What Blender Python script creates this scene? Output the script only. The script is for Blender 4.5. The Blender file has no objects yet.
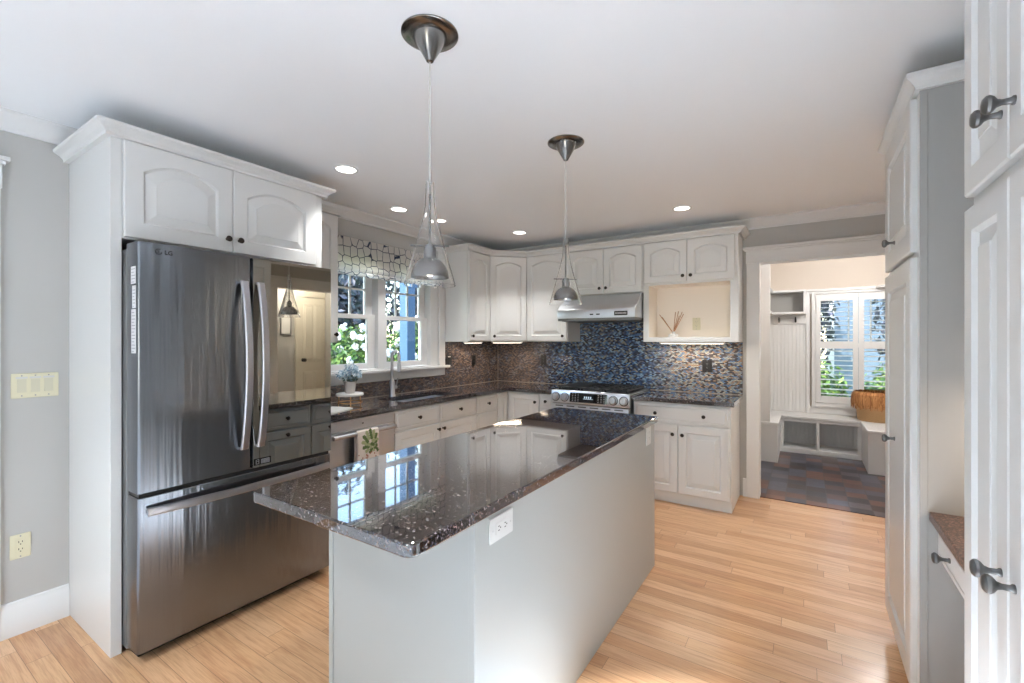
import bpy, bmesh, math, random
from mathutils import Matrix, Vector
random.seed(7)
PI = math.pi
S = bpy.context.scene
COL = S.collection

# ------------------------------------------------------------------ camera, world, sun, big lights, exposure
YAW = 0.57535
cd = bpy.data.cameras.new('camera'); cam = bpy.data.objects.new('camera', cd); COL.objects.link(cam)
cd.sensor_width = 36.0; cd.lens = 453.5 / 1024 * 36.0; cd.shift_y = -2.1 / 1024; cd.clip_start = 0.02
cam.location = (0, 0, 1.40); cam.rotation_euler = (PI / 2, 0, YAW)
S.camera = cam
S.view_settings.view_transform = 'Standard'; S.view_settings.look = 'None'
S.view_settings.exposure = 0.90; S.view_settings.gamma = 1.0; S.view_settings.use_curve_mapping = False
S.cycles.max_bounces = 14; S.cycles.diffuse_bounces = 7; S.cycles.glossy_bounces = 6; S.cycles.transmission_bounces = 10
S.cycles.transparent_max_bounces = 16; S.cycles.caustics_refractive = False; S.cycles.caustics_reflective = False
S.cycles.sample_clamp_indirect = 6.0

W = bpy.data.worlds.new('sky'); S.world = W; W.use_nodes = True
wn = W.node_tree.nodes; wl = W.node_tree.links; wn.clear()
wo = wn.new('ShaderNodeOutputWorld'); wb = wn.new('ShaderNodeBackground'); ws = wn.new('ShaderNodeTexSky')
ws.sky_type = 'NISHITA'; ws.sun_disc = False; ws.sun_elevation = math.radians(48); ws.sun_rotation = math.radians(195)
ws.air_density = 1.2; ws.dust_density = 0.4
wb.inputs['Strength'].default_value = 0.6
wl.new(ws.outputs[0], wb.inputs[0]); wl.new(wb.outputs[0], wo.inputs[0])

sd = bpy.data.lights.new('sun', 'SUN'); sun = bpy.data.objects.new('sun', sd); COL.objects.link(sun)
sd.energy = 4.4; sd.angle = math.radians(0.6); sd.color = (1.0, 0.95, 0.87)
_d = Vector((0.22, 0.70, -0.85)); sun.rotation_euler = _d.to_track_quat('-Z', 'Y').to_euler()

def area_light(name, loc, direction, sx, sy, power, color, parent=None):
    l = bpy.data.lights.new(name, 'AREA'); l.shape = 'RECTANGLE'; l.size = sx; l.size_y = sy
    l.energy = power; l.color = color
    o = bpy.data.objects.new(name, l); COL.objects.link(o)
    o.location = loc; o.rotation_euler = Vector(direction).to_track_quat('-Z', 'Y').to_euler()
    o.parent = parent
    return o
DAY = (0.80, 0.91, 1.0)
UP = (0.85, 0.935, 1.0); FILLW = 110
FILL = [(-0.18, 0.62, 'over the rug end of the runner'), (-0.18, 1.28, 'over the island end of the runner'), (-1.9, -0.55, 'in front of the fridge side'), (0.6, -0.6, 'beside the pantry side'), (-0.7, -1.5, 'in the middle of the rug'), (1.9, -1.9, 'near the side wall'), (-2.1, -2.8, 'near the long wall'), (0.4, -3.2, 'toward the garden end')]  # unseen ceiling spots added as fill, out of view
# daylight lamp in an assumed, unseen opening of the living area behind the camera
area_light('assumed_daylight', (1.7, -6.95, 1.25), (0, 1, 0.5), 2.2, 2.1, 45, DAY)

# ------------------------------------------------------------------ mesh helpers
class MB:
    def __init__(self):
        self.bm = bmesh.new(); self.M = Matrix.Identity(4); self.mi = 0
    def v(self, p):
        return self.bm.verts.new(self.M @ Vector(p))
    def f(self, vs):
        try:
            fc = self.bm.faces.new(vs); fc.material_index = self.mi; return fc
        except ValueError:
            return None
    def rings(self, rings, cap0=True, cap1=True, closed=True):
        R = [[self.v(p) for p in r] for r in rings]
        n = len(R[0])
        for a, b in zip(R, R[1:]):
            for i in range(n if closed else n - 1):
                j = (i + 1) % n
                self.f([a[i], a[j], b[j], b[i]])
        if cap0: self.f(list(reversed(R[0])))
        if cap1: self.f(R[-1])
        return self
    def box(self, x0, x1, y0, y1, z0, z1):
        return self.rings([[(x0, y0, z0), (x1, y0, z0), (x1, y1, z0), (x0, y1, z0)],
                           [(x0, y0, z1), (x1, y0, z1), (x1, y1, z1), (x0, y1, z1)]])
    def prism(self, pts, a, b, axis='z'):
        if axis == 'z': m = lambda p, t: (p[0], p[1], t)
        elif axis == 'x': m = lambda p, t: (t, p[0], p[1])
        else: m = lambda p, t: (p[0], t, p[1])
        return self.rings([[m(p, a) for p in pts], [m(p, b) for p in pts]])
    def lathe(self, prof, c=(0, 0, 0), seg=24, cap0=True, cap1=True):
        rs = []
        for r, h in prof:
            rs.append([(c[0] + r * math.cos(2 * PI * k / seg), c[1] + r * math.sin(2 * PI * k / seg), c[2] + h) for k in range(seg)])
        return self.rings(rs, cap0, cap1)
    def tube(self, pts, r, seg=8, cap=True, flat=1.0):
        P = [Vector(p) for p in pts]; rs = []
        up = None
        for i, p in enumerate(P):
            t = (P[min(i + 1, len(P) - 1)] - P[max(i - 1, 0)]).normalized()
            if up is None:
                up = Vector((0, 0, 1)) if abs(t.z) < 0.9 else Vector((1, 0, 0))
            a = (up - t * up.dot(t)).normalized(); b = t.cross(a); up = a
            rr = r[i] if isinstance(r, (list, tuple)) else r
            rs.append([p + a * math.cos(2 * PI * k / seg) * rr + b * math.sin(2 * PI * k / seg) * rr * flat for k in range(seg)])
        return self.rings(rs, cap, cap)
    def ball(self, c, r, seg=12, n=8, sq=(1, 1, 1)):
        rs = []
        for i in range(n + 1):
            a = -PI / 2 + PI * i / n
            rr = max(math.cos(a), 0.02) * r
            rs.append([(c[0] + rr * math.cos(2 * PI * k / seg) * sq[0], c[1] + rr * math.sin(2 * PI * k / seg) * sq[1], c[2] + math.sin(a) * r * sq[2]) for k in range(seg)])
        return self.rings(rs)
    def sweep(self, prof, path, closed=False):
        # prof: (out, z) points of a closed outline; out is to the right of the walking direction
        n = len(path); rs = []
        def nrm(a, b):
            d = (Vector(b) - Vector(a)).normalized(); return Vector((d.y, -d.x))
        for i in range(n):
            if 0 < i < n - 1 or closed:
                n1 = nrm(path[i - 1], path[i]); n2 = nrm(path[i], path[(i + 1) % n])
                m = (n1 + n2) / (1 + n1.dot(n2))
            elif i == 0: m = nrm(path[0], path[1])
            else: m = nrm(path[-2], path[-1])
            rs.append([(path[i][0] + m.x * o, path[i][1] + m.y * o, z) for o, z in prof])
        if closed: rs.append(rs[0])
        return self.rings(rs)
    def mesh(self, name, mats, bevel=0.0, smooth=True, seg=1, angle=35):
        bm = self.bm
        bmesh.ops.recalc_face_normals(bm, faces=bm.faces)
        if bevel:
            es = [e for e in bm.edges if len(e.link_faces) == 2 and e.calc_face_angle(0) > 0.6]
            bmesh.ops.bevel(bm, geom=es, offset=bevel, segments=seg, profile=0.5, affect='EDGES', clamp_overlap=True)
        me = bpy.data.meshes.new(name); bm.to_mesh(me); bm.free()
        for m in (mats if isinstance(mats, (list, tuple)) else [mats]): me.materials.append(m)
        if smooth:
            for p in me.polygons: p.use_smooth = True
            me.set_sharp_from_angle(angle=math.radians(angle))
        return me
    def build(self, name, mats, parent=None, bevel=0.0, smooth=True, seg=1, loc=None, angle=35):
        return obj(name, self.mesh(name, mats, bevel, smooth, seg, angle), parent, loc)

def obj(name, me, parent=None, loc=None):
    o = bpy.data.objects.new(name, me); COL.objects.link(o)
    if parent is not None: o.parent = parent
    if loc is not None: o.location = loc
    return o
def tag(o, label=None, cat=None, group=None, kind=None):
    if label: o['label'] = label
    if cat: o['category'] = cat
    if group: o['group'] = group
    if kind: o['kind'] = kind
    return o
def thing(name, label, cat, loc=(0, 0, 0), rz=0.0, group=None):
    o = bpy.data.objects.new(name, None); COL.objects.link(o); o.empty_display_size = 0.05
    o.location = loc; o.rotation_euler = (0, 0, rz)
    return tag(o, label, cat, group)
def struct(o, label=None):
    o['kind'] = 'structure'
    if label: o['label'] = label
    return o
def copy_tree(o, parent=None):
    c = o.copy(); COL.objects.link(c)
    if parent is not None: c.parent = parent
    for ch in [x for x in COL.objects if x.parent == o]: copy_tree(ch, c)
    return c
def T(x, y, z): return Matrix.Translation((x, y, z))
RXM = Matrix.Rotation(PI / 2, 4, 'X')     # +z -> -y
RYP = Matrix.Rotation(PI / 2, 4, 'Y')     # +z -> +x
def rounded_rect(x0, x1, y0, y1, r, n=6):
    P = []
    for cx, cy, a in ((x1 - r, y0 + r, -PI / 2), (x1 - r, y1 - r, 0), (x0 + r, y1 - r, PI / 2), (x0 + r, y0 + r, PI)):
        for k in range(n + 1):
            t = a + PI / 2 * k / n; P.append((cx + r * math.cos(t), cy + r * math.sin(t)))
    return P

# ------------------------------------------------------------------ materials
def srgb(r, g, b):
    f = lambda c: (c / 255 / 12.92) if c / 255 <= 0.04045 else ((c / 255 + 0.055) / 1.055) ** 2.4
    return (f(r), f(g), f(b), 1.0)
def mat(name, col, rough=0.5, metal=0.0, **kw):
    m = bpy.data.materials.new(name); m.use_nodes = True
    b = m.node_tree.nodes['Principled BSDF']
    b.inputs['Base Color'].default_value = col if len(col) == 4 else (*col, 1)
    b.inputs['Roughness'].default_value = rough; b.inputs['Metallic'].default_value = metal
    for k, v in kw.items(): b.inputs[k.replace('_', ' ')].default_value = v
    return m
def nt(m):
    t = m.node_tree; return t, t.nodes, t.links, t.nodes['Principled BSDF']
def coords(m, scale=(1, 1, 1), loc=(0, 0, 0), rot=(0, 0, 0), kind='Object'):
    t, n, l, b = nt(m)
    tc = n.new('ShaderNodeTexCoord'); mp = n.new('ShaderNodeMapping')
    mp.inputs['Scale'].default_value = scale; mp.inputs['Location'].default_value = loc; mp.inputs['Rotation'].default_value = rot
    l.new(tc.outputs[kind], mp.inputs['Vector']); return mp.outputs[0]
def ramp(m, fac, stops, interp='LINEAR'):
    t, n, l, b = nt(m)
    r = n.new('ShaderNodeValToRGB'); r.color_ramp.interpolation = interp
    e = r.color_ramp.elements
    while len(e) < len(stops): e.new(0.5)
    for i, (p, c) in enumerate(stops):
        e[i].position = p; e[i].color = c if len(c) == 4 else (*c, 1)
    l.new(fac, r.inputs[0]); return r.outputs[0]
def mix(m, fac, a, b_, mode='MIX'):
    t, n, l, b = nt(m)
    x = n.new('ShaderNodeMix'); x.data_type = 'RGBA'; x.blend_type = mode
    for s, i in ((fac, 0), (a, 6), (b_, 7)):
        if hasattr(s, 'is_linked'): l.new(s, x.inputs[i])
        else: x.inputs[i].default_value = s
    return x.outputs[2]
def noise(m, vec, scale, detail=3, rough=0.5):
    t, n, l, b = nt(m)
    x = n.new('ShaderNodeTexNoise'); x.inputs['Scale'].default_value = scale; x.inputs['Detail'].default_value = detail
    x.inputs['Roughness'].default_value = rough
    l.new(vec, x.inputs['Vector']); return x.outputs['Fac']
def bump(m, h, strength=0.2, dist=0.002):
    t, n, l, b = nt(m)
    x = n.new('ShaderNodeBump'); x.inputs['Strength'].default_value = strength; x.inputs['Distance'].default_value = dist
    l.new(h, x.inputs['Height']); l.new(x.outputs[0], b.inputs['Normal'])
def setc(m, out, sock='Base Color'):
    t, n, l, b = nt(m); l.new(out, b.inputs[sock])

M_white = mat('cabinet_paint', (0.70, 0.705, 0.70), 0.32)
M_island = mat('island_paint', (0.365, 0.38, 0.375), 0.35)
M_trim = mat('trim_paint', (0.75, 0.755, 0.755), 0.35)
M_ceil = mat('ceiling_paint', (0.93, 0.955, 0.985), 0.9)
M_wall = mat('wall_paint', (0.49, 0.485, 0.47), 0.85)
M_cream = mat('cream_wall_paint', (0.64, 0.57, 0.50), 0.85)
M_grey = mat('grey_paint', (0.36, 0.355, 0.34), 0.5)
M_bronze = mat('dark_bronze', (0.045, 0.038, 0.034), 0.32, 0.85)
M_pewter = mat('pewter', (0.16, 0.16, 0.16), 0.33, 0.9)
M_steel = mat('stainless_steel', (0.66, 0.685, 0.72), 0.3, 1.0, Anisotropic=0.5)
M_dsteel = mat('dark_stainless_steel', (0.215, 0.228, 0.25), 0.25, 1.0, Anisotropic=0.6)
def streaks(m, amp):
    t, n, l, b = nt(m)
    v = coords(m, (0.0, 7.0, 0.25)); nz = noise(m, v, 1.6, 3, 0.55)
    bump(m, nz, amp, 0.05)
streaks(M_dsteel, 0.22)
M_handle = mat('satin_steel', (0.50, 0.50, 0.53), 0.33, 1.0)
M_nickel = mat('brushed_nickel', (0.24, 0.23, 0.22), 0.2, 1.0)
M_fside = mat('grey_metal_side', (0.20, 0.205, 0.21), 0.45, 0.6)
M_black = mat('black_plastic', (0.012, 0.012, 0.013), 0.35)
M_iron = mat('cast_iron', (0.02, 0.02, 0.021), 0.5)
M_bglass = mat('black_glass', (0.008, 0.008, 0.01), 0.06)
M_mirror = mat('tinted_mirror_glass', (0.50, 0.49, 0.45), 0.02, 1.0)
M_almond = mat('almond_plastic', (0.70, 0.66, 0.48), 0.4)
M_wplastic = mat('white_plastic', (0.62, 0.62, 0.61), 0.35)
M_brass = mat('brass', (0.70, 0.42, 0.20), 0.35, 1.0)
M_paper = mat('paper', (0.72, 0.72, 0.73), 0.7)
M_inkgrey = mat('grey_ink', (0.30, 0.30, 0.32), 0.6)
M_ink = mat('light_print', (0.55, 0.55, 0.55), 0.5)
M_caulk = mat('caulk', (0.30, 0.25, 0.21), 0.6)
M_cream2 = mat('cream_lining', (0.84, 0.78, 0.70), 0.5)  # warmer, lighter tone for the niche interior
M_almond2 = mat('almond_rocker', (0.62, 0.59, 0.45), 0.35)
M_ceramic = mat('ceramic_pot', (0.62, 0.58, 0.55), 0.6)
M_reed = mat('reed', (0.45, 0.24, 0.13), 0.7)
M_bluepaint = mat('blue_paint', (0.045, 0.11, 0.21), 0.5)
M_door = mat('cream_door_paint', (0.74, 0.70, 0.60), 0.4)
M_art = mat('framed_print', (0.75, 0.75, 0.73), 0.5)

def emit(name, col, s):
    m = bpy.data.materials.new(name); m.use_nodes = True
    b = m.node_tree.nodes['Principled BSDF']; b.inputs['Base Color'].default_value = (0.8, 0.8, 0.8, 1)
    b.inputs['Emission Color'].default_value = (*col, 1); b.inputs['Emission Strength'].default_value = s
    return m
M_lamp = emit('lamp_lens', (1.0, 0.95, 0.88), 3.0)
M_strip = emit('strip_lens', (1.0, 0.86, 0.70), 2.5)
M_bulb = emit('bulb_glass', (1.0, 0.88, 0.72), 5.0)
M_digit = emit('display_digits', (0.15, 0.35, 0.5), 0.35)

M_glass = mat('clear_glass', (1, 1, 1), 0.0, 0.0, Transmission_Weight=1.0, IOR=1.45)
def pane_mat():
    m = bpy.data.materials.new('window_glass'); m.use_nodes = True
    t = m.node_tree; n = t.nodes; l = t.links; n.clear()
    o = n.new('ShaderNodeOutputMaterial'); mx = n.new('ShaderNodeMixShader'); tr = n.new('ShaderNodeBsdfTransparent')
    gl = n.new('ShaderNodeBsdfGlossy'); gl.inputs['Roughness'].default_value = 0.0
    fr = n.new('ShaderNodeFresnel'); fr.inputs['IOR'].default_value = 1.3
    tr.inputs[0].default_value = (0.96, 0.98, 0.98, 1)
    l.new(fr.outputs[0], mx.inputs[0]); l.new(tr.outputs[0], mx.inputs[1]); l.new(gl.outputs[0], mx.inputs[2]); l.new(mx.outputs[0], o.inputs[0])
    return m
M_pane = pane_mat()

def oak():
    m = mat('oak_floor', (0.6, 0.4, 0.25), 0.28, Coat_Weight=0.25, Coat_Roughness=0.15)
    t, n, l, b = nt(m)
    v = coords(m)
    br = n.new('ShaderNodeTexBrick'); br.offset = 0.37; br.offset_frequency = 2; br.squash = 1
    br.inputs['Scale'].default_value = 1.0; br.inputs['Brick Width'].default_value = 0.95; br.inputs['Row Height'].default_value = 0.083
    br.inputs['Mortar Size'].default_value = 0.0009; br.inputs['Mortar Smooth'].default_value = 0.1; br.inputs['Bias'].default_value = 0.0
    br.inputs['Color1'].default_value = (0, 0, 0, 1); br.inputs['Color2'].default_value = (1, 1, 1, 1); br.inputs['Mortar'].default_value = (0.5, 0.5, 0.5, 1)
    # break the running bond: each row slides by a random amount
    sx = n.new('ShaderNodeSeparateXYZ'); l.new(v, sx.inputs[0])
    d = n.new('ShaderNodeMath'); d.operation = 'DIVIDE'; l.new(sx.outputs[1], d.inputs[0]); d.inputs[1].default_value = 0.083
    fl = n.new('ShaderNodeMath'); fl.operation = 'FLOOR'; l.new(d.outputs[0], fl.inputs[0])
    wnz = n.new('ShaderNodeTexWhiteNoise'); wnz.noise_dimensions = '1D'; l.new(fl.outputs[0], wnz.inputs['W'])
    ad = n.new('ShaderNodeMath'); ad.operation = 'MULTIPLY_ADD'; l.new(wnz.outputs[0], ad.inputs[0]); ad.inputs[1].default_value = 3.7; l.new(sx.outputs[0], ad.inputs[2])
    cb = n.new('ShaderNodeCombineXYZ'); l.new(ad.outputs[0], cb.inputs[0]); l.new(sx.outputs[1], cb.inputs[1])
    l.new(cb.outputs[0], br.inputs['Vector'])
    base = ramp(m, br.outputs['Color'], [(0.0, srgb(188, 142, 102)), (0.3, srgb(208, 164, 122)), (0.6, srgb(219, 178, 139)), (0.85, srgb(200, 151, 109)), (1.0, srgb(226, 191, 153))])
    # grain, offset per plank
    rnd = n.new('ShaderNodeVectorMath'); rnd.operation = 'SCALE'; l.new(br.outputs['Color'], rnd.inputs[0]); rnd.inputs['Scale'].default_value = 13.0
    av = n.new('ShaderNodeVectorMath'); av.operation = 'ADD'; l.new(cb.outputs[0], av.inputs[0]); l.new(rnd.outputs[0], av.inputs[1])
    mp = n.new('ShaderNodeMapping'); mp.inputs['Scale'].default_value = (1.6, 26, 1); l.new(av.outputs[0], mp.inputs[0])
    g = noise(m, mp.outputs[0], 2.2, 6, 0.62)
    gc = ramp(m, g, [(0.3, srgb(176, 128, 90)), (0.55, srgb(255, 255, 255))])
    c = mix(m, 0.42, base, gc, 'MULTIPLY')
    mp2 = n.new('ShaderNodeMapping'); mp2.inputs['Scale'].default_value = (5, 130, 1); l.new(av.outputs[0], mp2.inputs[0])
    g2 = noise(m, mp2.outputs[0], 2.0, 2)
    c = mix(m, 0.2, c, ramp(m, g2, [(0.35, srgb(150, 105, 70)), (0.5, (1, 1, 1))]), 'MULTIPLY')
    c = mix(m, br.outputs['Fac'], c, srgb(120, 84, 56))
    setc(m, c)
    bump(m, g, 0.06, 0.001)
    return m
M_oak = oak()

def granite(name, stops, rough, coat, fleck):
    m = mat(name, (0.02, 0.015, 0.015), rough, Coat_Weight=coat, Coat_Roughness=0.015, Coat_IOR=1.75)
    t, n, l, b = nt(m)
    v = coords(m)
    nz = n.new('ShaderNodeTexNoise'); nz.inputs['Scale'].default_value = 60; l.new(v, nz.inputs['Vector'])
    vo = n.new('ShaderNodeTexVoronoi'); vo.inputs['Scale'].default_value = 210; vo.inputs['Randomness'].default_value = 1
    dv = n.new('ShaderNodeVectorMath'); dv.operation = 'MULTIPLY_ADD'; l.new(nz.outputs['Color'], dv.inputs[0]); dv.inputs[1].default_value = (0.012,) * 3; l.new(v, dv.inputs[2])
    l.new(dv.outputs[0], vo.inputs['Vector'])
    sp = n.new('ShaderNodeSeparateColor'); l.new(vo.outputs['Color'], sp.inputs[0])
    c = ramp(m, sp.outputs[0], stops)
    f2 = noise(m, v, 420, 2)
    c = mix(m, ramp(m, f2, [(0.58, (0, 0, 0)), (0.65, (fleck, fleck, fleck))]), c, srgb(134, 126, 132))
    setc(m, c); return m
M_granite = granite('speckled_granite', [(0.0, srgb(8, 7, 9)), (0.60, srgb(12, 10, 12)), (0.64, srgb(46, 33, 30)), (0.74, srgb(92, 66, 56)), (0.77, srgb(16, 16, 20)), (0.87, srgb(64, 72, 92)), (0.94, srgb(112, 90, 80)), (0.985, srgb(158, 154, 158))], 0.06, 1.0, 0.55)
M_granite_desk = granite('brown_speckled_granite', [(0.0, srgb(44, 32, 29)), (0.4, srgb(70, 50, 43)), (0.6, srgb(118, 86, 72)), (0.75, srgb(58, 44, 40)), (0.95, srgb(150, 118, 102))], 0.3, 0.0, 0.4)

def mosaic():
    m = mat('glass_mosaic', (0.1, 0.1, 0.12), 0.16, Coat_Weight=0.3, Coat_Roughness=0.1)
    t, n, l, b = nt(m)
    tc = n.new('ShaderNodeTexCoord'); sx = n.new('ShaderNodeSeparateXYZ'); l.new(tc.outputs['Object'], sx.inputs[0])
    ad = n.new('ShaderNodeMath'); ad.operation = 'ADD'; l.new(sx.outputs[0], ad.inputs[0]); l.new(sx.outputs[1], ad.inputs[1])
    cb = n.new('ShaderNodeCombineXYZ'); l.new(ad.outputs[0], cb.inputs[0]); l.new(sx.outputs[2], cb.inputs[1])
    br = n.new('ShaderNodeTexBrick'); br.offset = 0.5; br.inputs['Scale'].default_value = 1.0
    br.inputs['Brick Width'].default_value = 0.023; br.inputs['Row Height'].default_value = 0.0115
    br.inputs['Mortar Size'].default_value = 0.0009; br.inputs['Mortar Smooth'].default_value = 0.0
    br.inputs['Color1'].default_value = (0, 0, 0, 1); br.inputs['Color2'].default_value = (1, 1, 1, 1); br.inputs['Mortar'].default_value = (0.5, 0.5, 0.5, 1)
    l.new(cb.outputs[0], br.inputs['Vector'])
    blue = ramp(m, br.outputs['Color'], [(0.0, srgb(26, 34, 54)), (0.18, srgb(50, 78, 124)), (0.38, srgb(78, 122, 174)), (0.54, srgb(36, 48, 72)), (0.66, srgb(136, 172, 206)), (0.80, srgb(150, 148, 138)), (0.90, srgb(92, 98, 116))], 'CONSTANT')
    brn = ramp(m, br.outputs['Color'], [(0.0, srgb(78, 70, 70)), (0.25, srgb(112, 96, 88)), (0.45, srgb(92, 88, 92)), (0.62, srgb(126, 108, 98)), (0.8, srgb(84, 80, 86)), (0.92, srgb(142, 126, 114))], 'CONSTANT')
    mixd = ramp(m, br.outputs['Color'], [(0.0, srgb(70, 68, 74)), (0.18, srgb(138, 144, 156)), (0.36, srgb(158, 134, 114)), (0.5, srgb(96, 124, 160)), (0.64, srgb(170, 168, 156)), (0.78, srgb(90, 84, 84)), (0.9, srgb(146, 162, 170))], 'CONSTANT')
    # tile mix along the back wall carries light: warm lamp bronze in the corner, window-reflection blue behind the range, mixed greys at the end
    nz = noise(m, cb.outputs[0], 9, 4, 0.7)
    def along(lo, hi):
        mr = n.new('ShaderNodeMapRange'); mr.inputs['From Min'].default_value = lo; mr.inputs['From Max'].default_value = hi; l.new(sx.outputs[0], mr.inputs['Value'])
        k = n.new('ShaderNodeMath'); k.operation = 'MULTIPLY_ADD'; k.use_clamp = True; l.new(nz, k.inputs[0]); k.inputs[1].default_value = 1.6
        s2 = n.new('ShaderNodeMath'); s2.operation = 'SUBTRACT'; l.new(mr.outputs[0], s2.inputs[0]); s2.inputs[1].default_value = 0.8
        l.new(s2.outputs[0], k.inputs[2]); return k.outputs[0]
    c = mix(m, along(-2.65, -2.25), brn, blue)
    c = mix(m, along(-1.35, -1.02), c, mixd)
    c = mix(m, br.outputs['Fac'], c, srgb(52, 50, 52))
    setc(m, c)
    inv = n.new('ShaderNodeMath'); inv.operation = 'SUBTRACT'; inv.inputs[0].default_value = 1.0; l.new(br.outputs['Fac'], inv.inputs[1])
    bump(m, inv.outputs[0], 0.4, 0.001)
    return m
M_mosaic = mosaic()

def slate():
    m = mat('slate_tile', (0.1, 0.08, 0.08), 0.28, Coat_Weight=0.2, Coat_Roughness=0.15)
    t, n, l, b = nt(m)
    v = coords(m)
    br = n.new('ShaderNodeTexBrick'); br.offset = 0.0; br.inputs['Scale'].default_value = 1.0
    br.inputs['Brick Width'].default_value = 0.152; br.inputs['Row Height'].default_value = 0.152
    br.inputs['Mortar Size'].default_value = 0.003; br.inputs['Mortar Smooth'].default_value = 0.1
    br.inputs['Color1'].default_value = (0, 0, 0, 1); br.inputs['Color2'].default_value = (1, 1, 1, 1); br.inputs['Mortar'].default_value = (0.5, 0.5, 0.5, 1)
    l.new(v, br.inputs['Vector'])
    c = ramp(m, br.outputs['Color'], [(0.0, srgb(44, 43, 54)), (0.2, srgb(96, 60, 50)), (0.35, srgb(58, 62, 80)), (0.5, srgb(116, 76, 62)), (0.62, srgb(80, 84, 100)), (0.75, srgb(60, 38, 36)), (0.88, srgb(102, 96, 102))], 'CONSTANT')
    g = noise(m, v, 18, 5, 0.65)
    c = mix(m, 0.5, c, ramp(m, g, [(0.3, (0.5, 0.48, 0.48)), (0.65, (1, 1, 1))]), 'MULTIPLY')
    c = mix(m, br.outputs['Fac'], c, srgb(66, 62, 64))
    setc(m, c); bump(m, g, 0.25, 0.003); return m
M_slate = slate()

def shade_fabric():
    m = mat('ring_print_fabric', (0.8, 0.77, 0.74), 0.9)
    t, n, l, b = nt(m)
    v = coords(m, (0, 15.0, 13.0))
    vo = n.new('ShaderNodeTexVoronoi'); vo.feature = 'DISTANCE_TO_EDGE'; vo.inputs['Scale'].default_value = 1.0; vo.inputs['Randomness'].default_value = 0.5
    l.new(v, vo.inputs['Vector'])
    nz = noise(m, v, 2.2, 2)
    th = n.new('ShaderNodeMath'); th.operation = 'MULTIPLY_ADD'; l.new(nz, th.inputs[0]); th.inputs[1].default_value = -0.05; l.new(vo.outputs['Distance'], th.inputs[2])
    c = ramp(m, th.outputs[0], [(0.0, srgb(70, 82, 108)), (0.02, srgb(240, 238, 236))])
    setc(m, c)
    tl = n.new('ShaderNodeBsdfTranslucent'); l.new(c, tl.inputs[0])
    mx = n.new('ShaderNodeMixShader'); mx.inputs[0].default_value = 0.42
    o = [x for x in n if x.type == 'OUTPUT_MATERIAL'][0]
    l.new(b.outputs[0], mx.inputs[1]); l.new(tl.outputs[0], mx.inputs[2]); l.new(mx.outputs[0], o.inputs[0])
    return m
M_fabric = shade_fabric()

def leafy(name, stops, rough=0.5):
    m = mat(name, (0.1, 0.3, 0.05), rough)
    t, n, l, b = nt(m)
    g = n.new('ShaderNodeNewGeometry')
    c = ramp(m, g.outputs['Random Per Island'], stops); setc(m, c)
    b.inputs['Subsurface Weight'].default_value = 0.0
    return m
M_leaf = leafy('leaf_green', [(0.0, srgb(30, 58, 24)), (0.4, srgb(62, 96, 36)), (0.75, srgb(104, 136, 56)), (1.0, srgb(150, 172, 84))])
M_darkleaf = leafy('leaf_dark', [(0.0, srgb(28, 36, 44)), (0.5, srgb(52, 64, 66)), (1.0, srgb(96, 92, 104))])
M_bloom = leafy('white_petal', [(0.0, srgb(226, 222, 214)), (1.0, srgb(250, 248, 244))], 0.6)
M_pale = leafy('pale_blue_petal', [(0.0, srgb(110, 146, 172)), (0.5, srgb(168, 196, 212)), (1.0, srgb(232, 238, 240))], 0.7)
M_bark = mat('bark', (0.10, 0.07, 0.05), 0.9)
M_lawn = mat('lawn', (0.08, 0.16, 0.04), 0.9)
setc(M_lawn, ramp(M_lawn, noise(M_lawn, coords(M_lawn), 6, 5), [(0.3, srgb(70, 96, 40)), (0.7, srgb(126, 150, 74))]))
M_siding = mat('pale_blue_siding', (0.19, 0.25, 0.33), 0.6)
def siding():
    t, n, l, b = nt(M_siding)
    w = n.new('ShaderNodeTexWave'); w.bands_direction = 'Z'; w.wave_profile = 'SAW'; w.inputs['Scale'].default_value = 2.6
    l.new(coords(M_siding), w.inputs['Vector']); bump(M_siding, w.outputs['Fac'], 0.6, 0.02)
siding()
M_wicker = mat('woven_straw', (0.55, 0.37, 0.20), 0.8)
def wicker():
    v = coords(M_wicker, (30, 30, 60)); t, n, l, b = nt(M_wicker)
    ck = n.new('ShaderNodeTexWave'); ck.bands_direction = 'Z'; ck.inputs['Scale'].default_value = 0.7; ck.inputs['Distortion'].default_value = 3; l.new(v, ck.inputs['Vector'])
    setc(M_wicker, ramp(M_wicker, ck.outputs['Fac'], [(0.1, srgb(176, 136, 92)), (0.8, srgb(216, 180, 134))])); bump(M_wicker, ck.outputs['Fac'], 0.6, 0.004)
wicker()
M_raffia = leafy('raffia', [(0.0, srgb(134, 86, 48)), (0.5, srgb(180, 124, 74)), (1.0, srgb(212, 162, 106))], 0.9)
M_towel = mat('tea_towel_cloth', (0.74, 0.66, 0.60), 0.95)
M_tgreen = mat('printed_green', (0.13, 0.19, 0.07), 0.95)
M_tpale = mat('printed_pale_green', (0.40, 0.44, 0.24), 0.95)
M_tred = mat('printed_rust', (0.40, 0.12, 0.07), 0.95)

# ------------------------------------------------------------------ room shell
XL, YB, XR, ZC = -3.148, 4.535, 0.97, 2.46
b = MB(); b.box(-3.35, 3.4, -7.2, 4.66, -0.06, 0.0); struct(b.build('floor', M_oak, smooth=False), 'light oak strip floor of the kitchen')
b = MB(); b.box(-3.35, 3.4, -7.2, 7.2, ZC, ZC + 0.1); struct(b.build('ceiling', M_ceil, smooth=False), 'flat white ceiling')
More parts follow.
